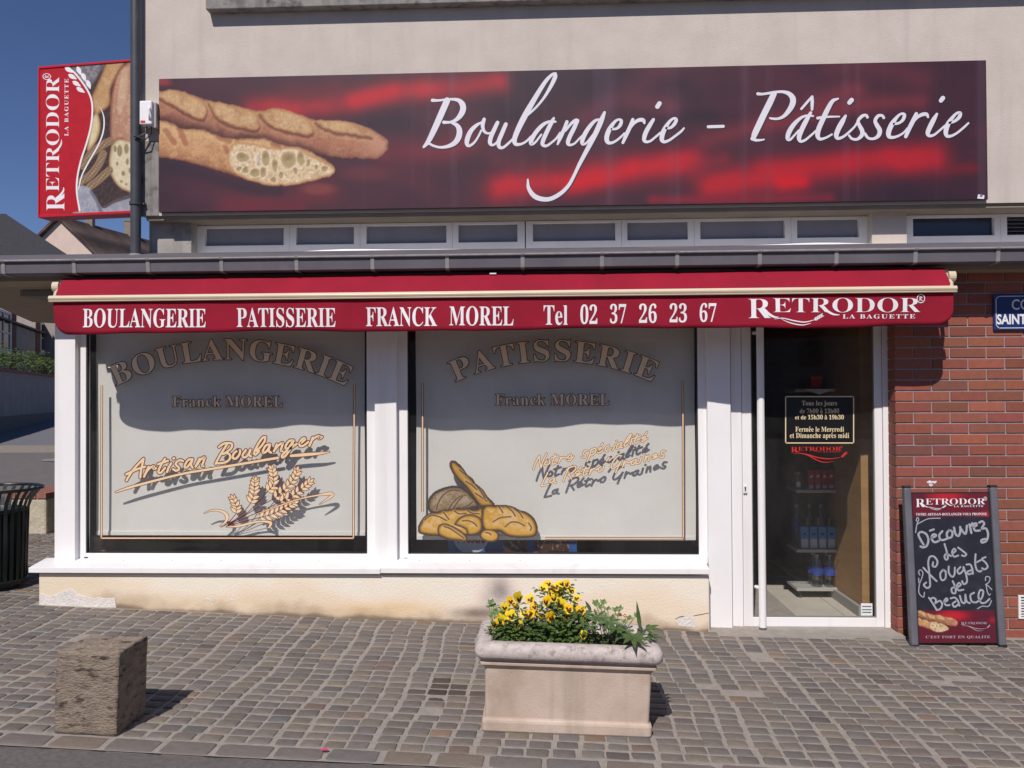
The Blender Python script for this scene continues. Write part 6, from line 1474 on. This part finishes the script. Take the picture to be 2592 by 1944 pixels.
# ================================================================== LITTER BIN
binm = mat('dark_green_metal', (.010,.016,.015,1), (.007,.011,.011,1), rough=.3, scale=5, spec=.5)
bc = (-4.30, .40); bzb = float(gz(bc[0]))
lb = empty('litter_bin', (bc[0], bc[1], bzb), 'dark green slatted litter bin with flared rim at the left edge', 'litter bin')
R0, R1, HB = .235, .345, .80
ztop = Z(1237, bc[1], 30)
HB = ztop-bzb
for k in range(30):
    t = 2*math.pi*k/30; c_, s_ = math.cos(t), math.sin(t)
    prof = [(R0, .05), (R0+.008, HB*.45), (R0+.015, HB*.80), (R0+.035, HB*.88), (R0+.075, HB*.95), (R1-.006, HB-.004)]
    vs = []
    for (r_, z_) in prof:
        for dr, dw in ((-.003, -.0135), (-.003, .0135), (.003, .0135), (.003, -.0135)):
            vs.append((bc[0]+(r_+dr)*c_-dw*s_, bc[1]+(r_+dr)*s_+dw*c_, bzb+z_))
    m = len(prof); fs = [(i*4+j, i*4+(j+1) % 4, (i+1)*4+(j+1) % 4, (i+1)*4+j) for i in range(m-1) for j in range(4)]+[(0,1,2,3), tuple((m-1)*4+j for j in range(4))]
    MB().add(vs, fs).build('slat', binm, lb)
def torus(mb, c, R, r, z, n=40, k=8):
    vs = [(c[0]+(R+r*math.cos(b))*math.cos(a), c[1]+(R+r*math.cos(b))*math.sin(a), z+r*math.sin(b)) for a in np.linspace(0, 2*math.pi, n, endpoint=False) for b in np.linspace(0, 2*math.pi, k, endpoint=False)]
    mb.add(vs, [(i*k+j, i*k+(j+1) % k, ((i+1) % n)*k+(j+1) % k, ((i+1) % n)*k+j) for i in range(n) for j in range(k)]); return mb
torus(MB(), bc, R1, .012, bzb+HB).build('rim', binm, lb, smooth=True)
torus(MB(), bc, R0+.008, .010, bzb+HB*.78).build('hoop', binm, lb, smooth=True); torus(MB(), bc, R0, .012, bzb+.06).build('hoop', binm, lb, smooth=True)
MB().lathe([(R0-.012, .03), (R0-.010, HB*.80)], (bc[0], bc[1], bzb), 32).build('liner', binm, lb, smooth=True)
MB().lathe([(R0-.05, 0), (R0-.05, .05)], (bc[0], bc[1], bzb), 24).build('base', binm, lb)

# ================================================================== BEYOND THE LEFT CORNER
lw = atg(100, 1352); lz = lw[2]; lx1 = lw[0]+.07; ly = lw[1]; lt = float(at(95, 1262, ly)[2])
lo = empty('low_wall', (lx1-1, ly, lz), 'low cream wall with brick coping behind the litter bin', 'wall')
MB().box(lx1-.42, lx1, ly, ly+2.3, lz-.1, lt).build('wall', mat('old_limewash', (.52,.47,.36,1), (.42,.38,.28,1), rough=.95, scale=6, bump=.8, bscale=25, bdist=.02, stain=(.28,.25,.18,1), stain_scale=5), lo, bevel=.02)
cop = mat('brick_coping', (.30,.12,.08,1), (.22,.095,.07,1), rough=.9, scale=12, bump=.5, bscale=60)
for k in range(10):
    for x_ in np.arange(lx1-.43, lx1, .11): 
        if k*.23 < 2.2: MB().box(x_, x_+.102, ly-.01+k*.232, ly-.01+k*.232+.222, lt+.002, lt+.055).build('coping_brick', cop, lo)
mh = atg(120, 1183); mo = MB().lathe([(.36, 0), (.36, .012), (.30, .013)], (mh[0]+.3, mh[1], farz(mh[0], mh[1])-.002), 24).build('manhole_cover', zinc_l); tag(mo, 'round metal manhole cover in the far pavement', 'manhole')
# street side: everything is set out along a line receding to the left
SA = np.array([-16.7, 20.0]); SE = np.array([-.361, .932]); SN = np.array([.932, .361])
def sp(s, off, z): p = SA+SE*s+SN*off; return (p[0], p[1], z)
def s_at(px, off):
    lo_, hi_ = -12, 60
    for _ in range(50):
        mid = (lo_+hi_)/2; x_ = projv(sp(mid, off, 2.))[0]
        if x_ < px: lo_ = mid
        else: hi_ = mid
    return mid
def z_at(px, py, off):
    p = sp(s_at(px, off), off, 0); d = ray(px, py); k = ((p[0]-CAM[0])*FW[0]+(p[1]-CAM[1])*FW[1])/(d[0]*FW[0]+d[1]*FW[1]) if False else (p[1]-CAM[1])/d[1]
    return float(CAM[2]+d[2]*k)
def sbox(mb, s0, s1, o0, o1, z0, z1): 
    vs = [sp(s0,o0,z0),sp(s1,o0,z0),sp(s1,o1,z0),sp(s0,o1,z0),sp(s0,o0,z1),sp(s1,o0,z1),sp(s1,o1,z1),sp(s0,o1,z1)]
    return mb.add(vs, [(0,3,2,1),(4,5,6,7),(0,1,5,4),(1,2,6,5),(2,3,7,6),(3,0,4,7)])
wz0, wz1 = .2, z_at(60, 946, 0)
gw = empty('garden_wall', sp(4, -.15, .5), 'shaded rendered garden wall with tiled coping across the street', 'wall')
sbox(MB(), -14, 40, -.3, 0, wz0, wz1).build('wall', mat('shaded_render', (.30,.27,.25,1), (.25,.225,.21,1), rough=.95, scale=2, bump=.3, bscale=30), gw)
sbox(MB(), -14, 40, -.36, .06, wz1+.002, wz1+.08).build('coping', cop, gw)
sbox(MB(), -14, 40, .002, .05, wz0, z_at(60, 1050, 0)).build('footing', asphalt, gw)
hd = empty('hedge', sp(4, -.8, wz1), 'clipped green hedge above the garden wall', 'hedge'); fo = MB()
hz = z_at(60, 893, -.8)
for k in range(2600):
    s_ = random.uniform(-8, 22); q = np.array(sp(s_, random.uniform(-1.5, -.3), wz1+random.random()**.6*(hz-wz1)*(1+.15*math.sin(s_*2.1)))); th = random.uniform(0, 6.28); L = random.uniform(.10, .2)
    leaf_poly(fo, q, (math.cos(th), math.sin(th), random.uniform(-.2, .8)), (random.uniform(-.5, .5), -.4, .8), L, L*.55, k=2)
o = fo.build('hedge_leaves', leaf_mat('hedge_leaf', (.085,.13,.028,1), (.05,.085,.02,1)), hd, fix=False); tag(o, kind='stuff')
slate = mat('slate_roof', (.020,.020,.024,1), (.034,.034,.040,1), rough=.6, scale=14, bump=.5, bscale=22, bdist=.03, c_lo=.45, c_hi=.6)
h1 = empty('roadside_house', sp(4, -6, .6), 'house with white windows and brick quoins above the hedge', 'house')
FO = -2.6
sbox(MB(), -10, 24, FO-7, FO, .3, 4.9).build('wall', mat('house_render', (.34,.30,.27,1), (.28,.25,.225,1), rough=.95, scale=2), h1)
sbox(MB(), -10.3, 24.3, FO-7.2, FO+.2, 4.92, 5.0).build('roof', slate, h1)
hs = empty('hipped_house', (-22, 40, .9), 'tall house with dark hipped slate roof at the left edge', 'house')
rg = at(14, 541, 40.5); eR = at(250, 697, 36.0); eL = np.array([eR[0]-22, 36., eR[2]]); rL = np.array([eR[0]-18, 40.5, rg[2]]); bR = np.array([eR[0]*1.26, 45., eR[2]]); bL = np.array([eL[0], 45., eR[2]])
MB().box(eL[0]+.4, eR[0]-.4, 36.4, 44.6, .6, eR[2]+.05).build('wall', MATS['house_render'], hs)
MB().add([eL, eR, bR, bL, rL, rg], [(0,1,5,4),(1,2,5),(2,3,4,5),(3,0,4),(0,3,2,1)]).build('roof', slate, hs)
brk = mat('house_brick', (.16,.07,.05,1), (.11,.055,.045,1), rough=.9, scale=9); winm = mat('window_dark', (.03,.035,.045,1), rough=.1); wht = mat('house_white', (.55,.56,.60,1), rough=.5)
for (pa_, pb_, yt, yb) in ((-14, 26, 785, 888), (100, 129, 820, 893)):
    s0, s1 = s_at(pa_, FO), s_at(pb_, FO); m0 = (pa_+pb_)/2; z0, z1 = z_at(m0, yb, FO), z_at(m0, yt, FO)
    wf = MB(); t = .11
    sbox(wf, s0, s0+t*2, FO-.02, FO+.05, z0, z1); sbox(wf, s1-t*2, s1, FO-.02, FO+.05, z0, z1); sbox(wf, s0+t*2, s1-t*2, FO-.02, FO+.05, z0, z0+t); sbox(wf, s0+t*2, s1-t*2, FO-.02, FO+.05, z1-t, z1)
    sbox(wf, (s0+s1)/2-.05, (s0+s1)/2+.05, FO-.015, FO+.045, z0+t, z1-t); sbox(wf, s0+t*2, s1-t*2, FO-.015, FO+.04, z0+(z1-z0)*.45, z0+(z1-z0)*.45+.06)
    w_ = wf.build('window', wht, h1); sbox(MB(), s0+.1, s1-.1, FO+.003, FO+.01, z0+.05, z1-.05).build('pane', winm, w_)
    sbox(MB(), s0-.2, s1+.2, FO+.02, FO+.12, z0-.16, z0-.002).build('sill', wht, w_)
    for (u0, u1) in ((s0-1.0, s0-.02), (s1+.02, s1+1.0)): sbox(MB(), u0, u1, FO+.002, FO+.03, z0-.9, z1+.25).build('brick_quoin', brk, h1)
# gabled house with brown tiles
GY = 52.0
ap = at(152, 551, GY); e1 = at(242, 638, GY); slp = (ap[2]-e1[2])/(e1[0]-ap[0]); hwid = 5.2; ez = ap[2]-slp*hwid
rd = np.array([math.cos(math.radians(79)), math.sin(math.radians(79)), 0])*14
h2 = empty('gabled_house', (ap[0], GY, .8), 'pink gabled house with brown tiled roof and chimneys behind', 'house')
g0 = np.array([ap[0]-hwid, GY, .8]); g1_ = np.array([ap[0]+hwid, GY, .8]); gl_ = np.array([ap[0]-hwid, GY, ez]); gr_ = np.array([ap[0]+hwid, GY, ez])
mb = MB(); pts = [g0, g1_, gr_, ap, gl_]; pts2 = [p+rd for p in pts]
mb.add(pts+pts2, [(0,1,2,3,4),(1,6,7,2),(5,9,8,7,6),(0,4,9,5)]); mb.build('wall', mat('pink_render', (.66,.52,.44,1), (.60,.47,.40,1), rough=.9, scale=1.5), h2)
tiles = mat('brown_tiles', (.105,.065,.052,1), (.065,.042,.036,1), rough=.85, scale=2.2, bump=.4, bscale=6, bdist=.08)
nt = tiles.node_tree; wv = nt.nodes.new('ShaderNodeTexWave'); wv.wave_type = 'BANDS'; wv.bands_direction = 'Z'; wv.inputs['Scale'].default_value = 1.05; wv.inputs['Distortion'].default_value = 1.2
pbs = nt.nodes['Principled BSDF']; old = pbs.inputs['Base Color'].links[0].from_socket
wv2 = nt.nodes.new('ShaderNodeTexWave'); wv2.wave_type = 'BANDS'; wv2.bands_direction = 'Y'; wv2.inputs['Scale'].default_value = 1.3; wv2.inputs['Distortion'].default_value = .6
for w_, lo_, k_ in ((wv, .55, .75), (wv2, .6, .35)):
    mr_ = nt.nodes.new('ShaderNodeMapRange'); mr_.inputs['From Min'].default_value = lo_; mr_.inputs['From Max'].default_value = .9; mr_.inputs['To Max'].default_value = k_; nt.links.new(w_.outputs[1], mr_.inputs['Value'])
    mx_ = nt.nodes.new('ShaderNodeMix'); mx_.data_type = 'RGBA'; nt.links.new(mr_.outputs[0], mx_.inputs['Factor']); nt.links.new(old, mx_.inputs[6]); mx_.inputs[7].default_value = (.028, .018, .016, 1); old = mx_.outputs[2]
nt.links.new(old, pbs.inputs['Base Color'])
bp = nt.nodes.new('ShaderNodeBump'); bp.inputs['Strength'].default_value = 1.0; bp.inputs['Distance'].default_value = .25; nt.links.new(wv.outputs[1], bp.inputs['Height']); nt.links.new(bp.outputs[0], nt.nodes['Principled BSDF'].inputs['Normal'])
ov = np.array([-.25, -.35, 0]); th_ = np.array([0, 0, .16])
for sg, nm in ((1, 'roof'), (-1, 'roof')):
    lowp = np.array([ap[0]+sg*(hwid+.4), GY, ap[2]-slp*(hwid+.4)]); r0 = ap+th_*.7
    A = [r0+np.array([0, -.35, 0]), lowp+th_*.7+np.array([0, -.35, 0]), lowp+th_*.7+rd, r0+rd]; B = [p-th_ for p in A]
    ro = MB().add(A+B, [(0,1,2,3),(7,6,5,4),(0,4,5,1),(1,5,6,2),(2,6,7,3),(3,7,4,0)]).build(nm, tiles, h2)
    if sg == 1:
        for (a_, yb) in ((228, 578), (326, 626)):
            # chimneys on the ridge line
            best = min(np.linspace(0, 1, 200), key=lambda t: abs(projv(ap+rd*t)[0]-a_)); c_ = ap+rd*best; sc_ = (c_[1]+6)/2160.
            w2 = 7*sc_; hh = (26 if a_ < 300 else 46)*sc_
            MB().box(c_[0]-w2*1.3, c_[0]+w2*1.3, c_[1]-w2, c_[1]+w2, c_[2]-.8, c_[2]+hh*.8).build('chimney', mat('chimney_brick', (.26,.21,.16,1), (.20,.165,.13,1), rough=.9, scale=5), ro)
            MB().box(c_[0]-w2*1.6, c_[0]+w2*1.6, c_[1]-w2*1.2, c_[1]+w2*1.2, c_[2]+hh*.8+.002, c_[2]+hh*.92).build('chimney_cap', MATS['chimney_brick'], ro)
MB().add([ap+np.array([-hwid-.4, -.30, -slp*(hwid+.4)-.05]), ap+np.array([0, -.30, -.05]), ap+np.array([hwid+.4, -.30, -slp*(hwid+.4)-.05]), ap+np.array([hwid+.4, -.30, -slp*(hwid+.4)+.16]), ap+np.array([0, -.36, .18]), ap+np.array([-hwid-.4, -.30, -slp*(hwid+.4)+.16])], [(0,1,4,5),(1,2,3,4)]).build('verge_board', mat('verge_brown', (.14,.075,.055,1), rough=.8), h2, fix=False)

# ================================================================== ACROSS THE ROAD (seen only mirrored in the glass)
oh = empty('terrace_house', (2, -31, 0), 'house across the road mirrored faintly in the shop glass', 'house')
ohm = mat('terrace_render', (.55,.50,.44,1), (.48,.44,.39,1), rough=.9, scale=1.5)
MB().box(-60, 60, -39, -31, -.1, 4.6).build('wall', ohm, oh)
MB().prism([(-39.5, 4.55), (-30.5, 4.55), (-35, 6.8)], 'x', -60.5, 60.5).build('roof', tiles, oh)
for k in range(17):
    for zz in (1.0, 2.7):
        x_ = -29+k*3.6
        w_ = ring(MB(), x_, x_+1.3, zz, zz+1.4, x_+.1, x_+1.2, zz+.1, zz+1.3, -31.0, -30.93).build('window', wht, oh)
        MB().box(x_+.1, x_+1.2, -30.99, -30.97, zz+.1, zz+1.3).build('pane', winm, w_)
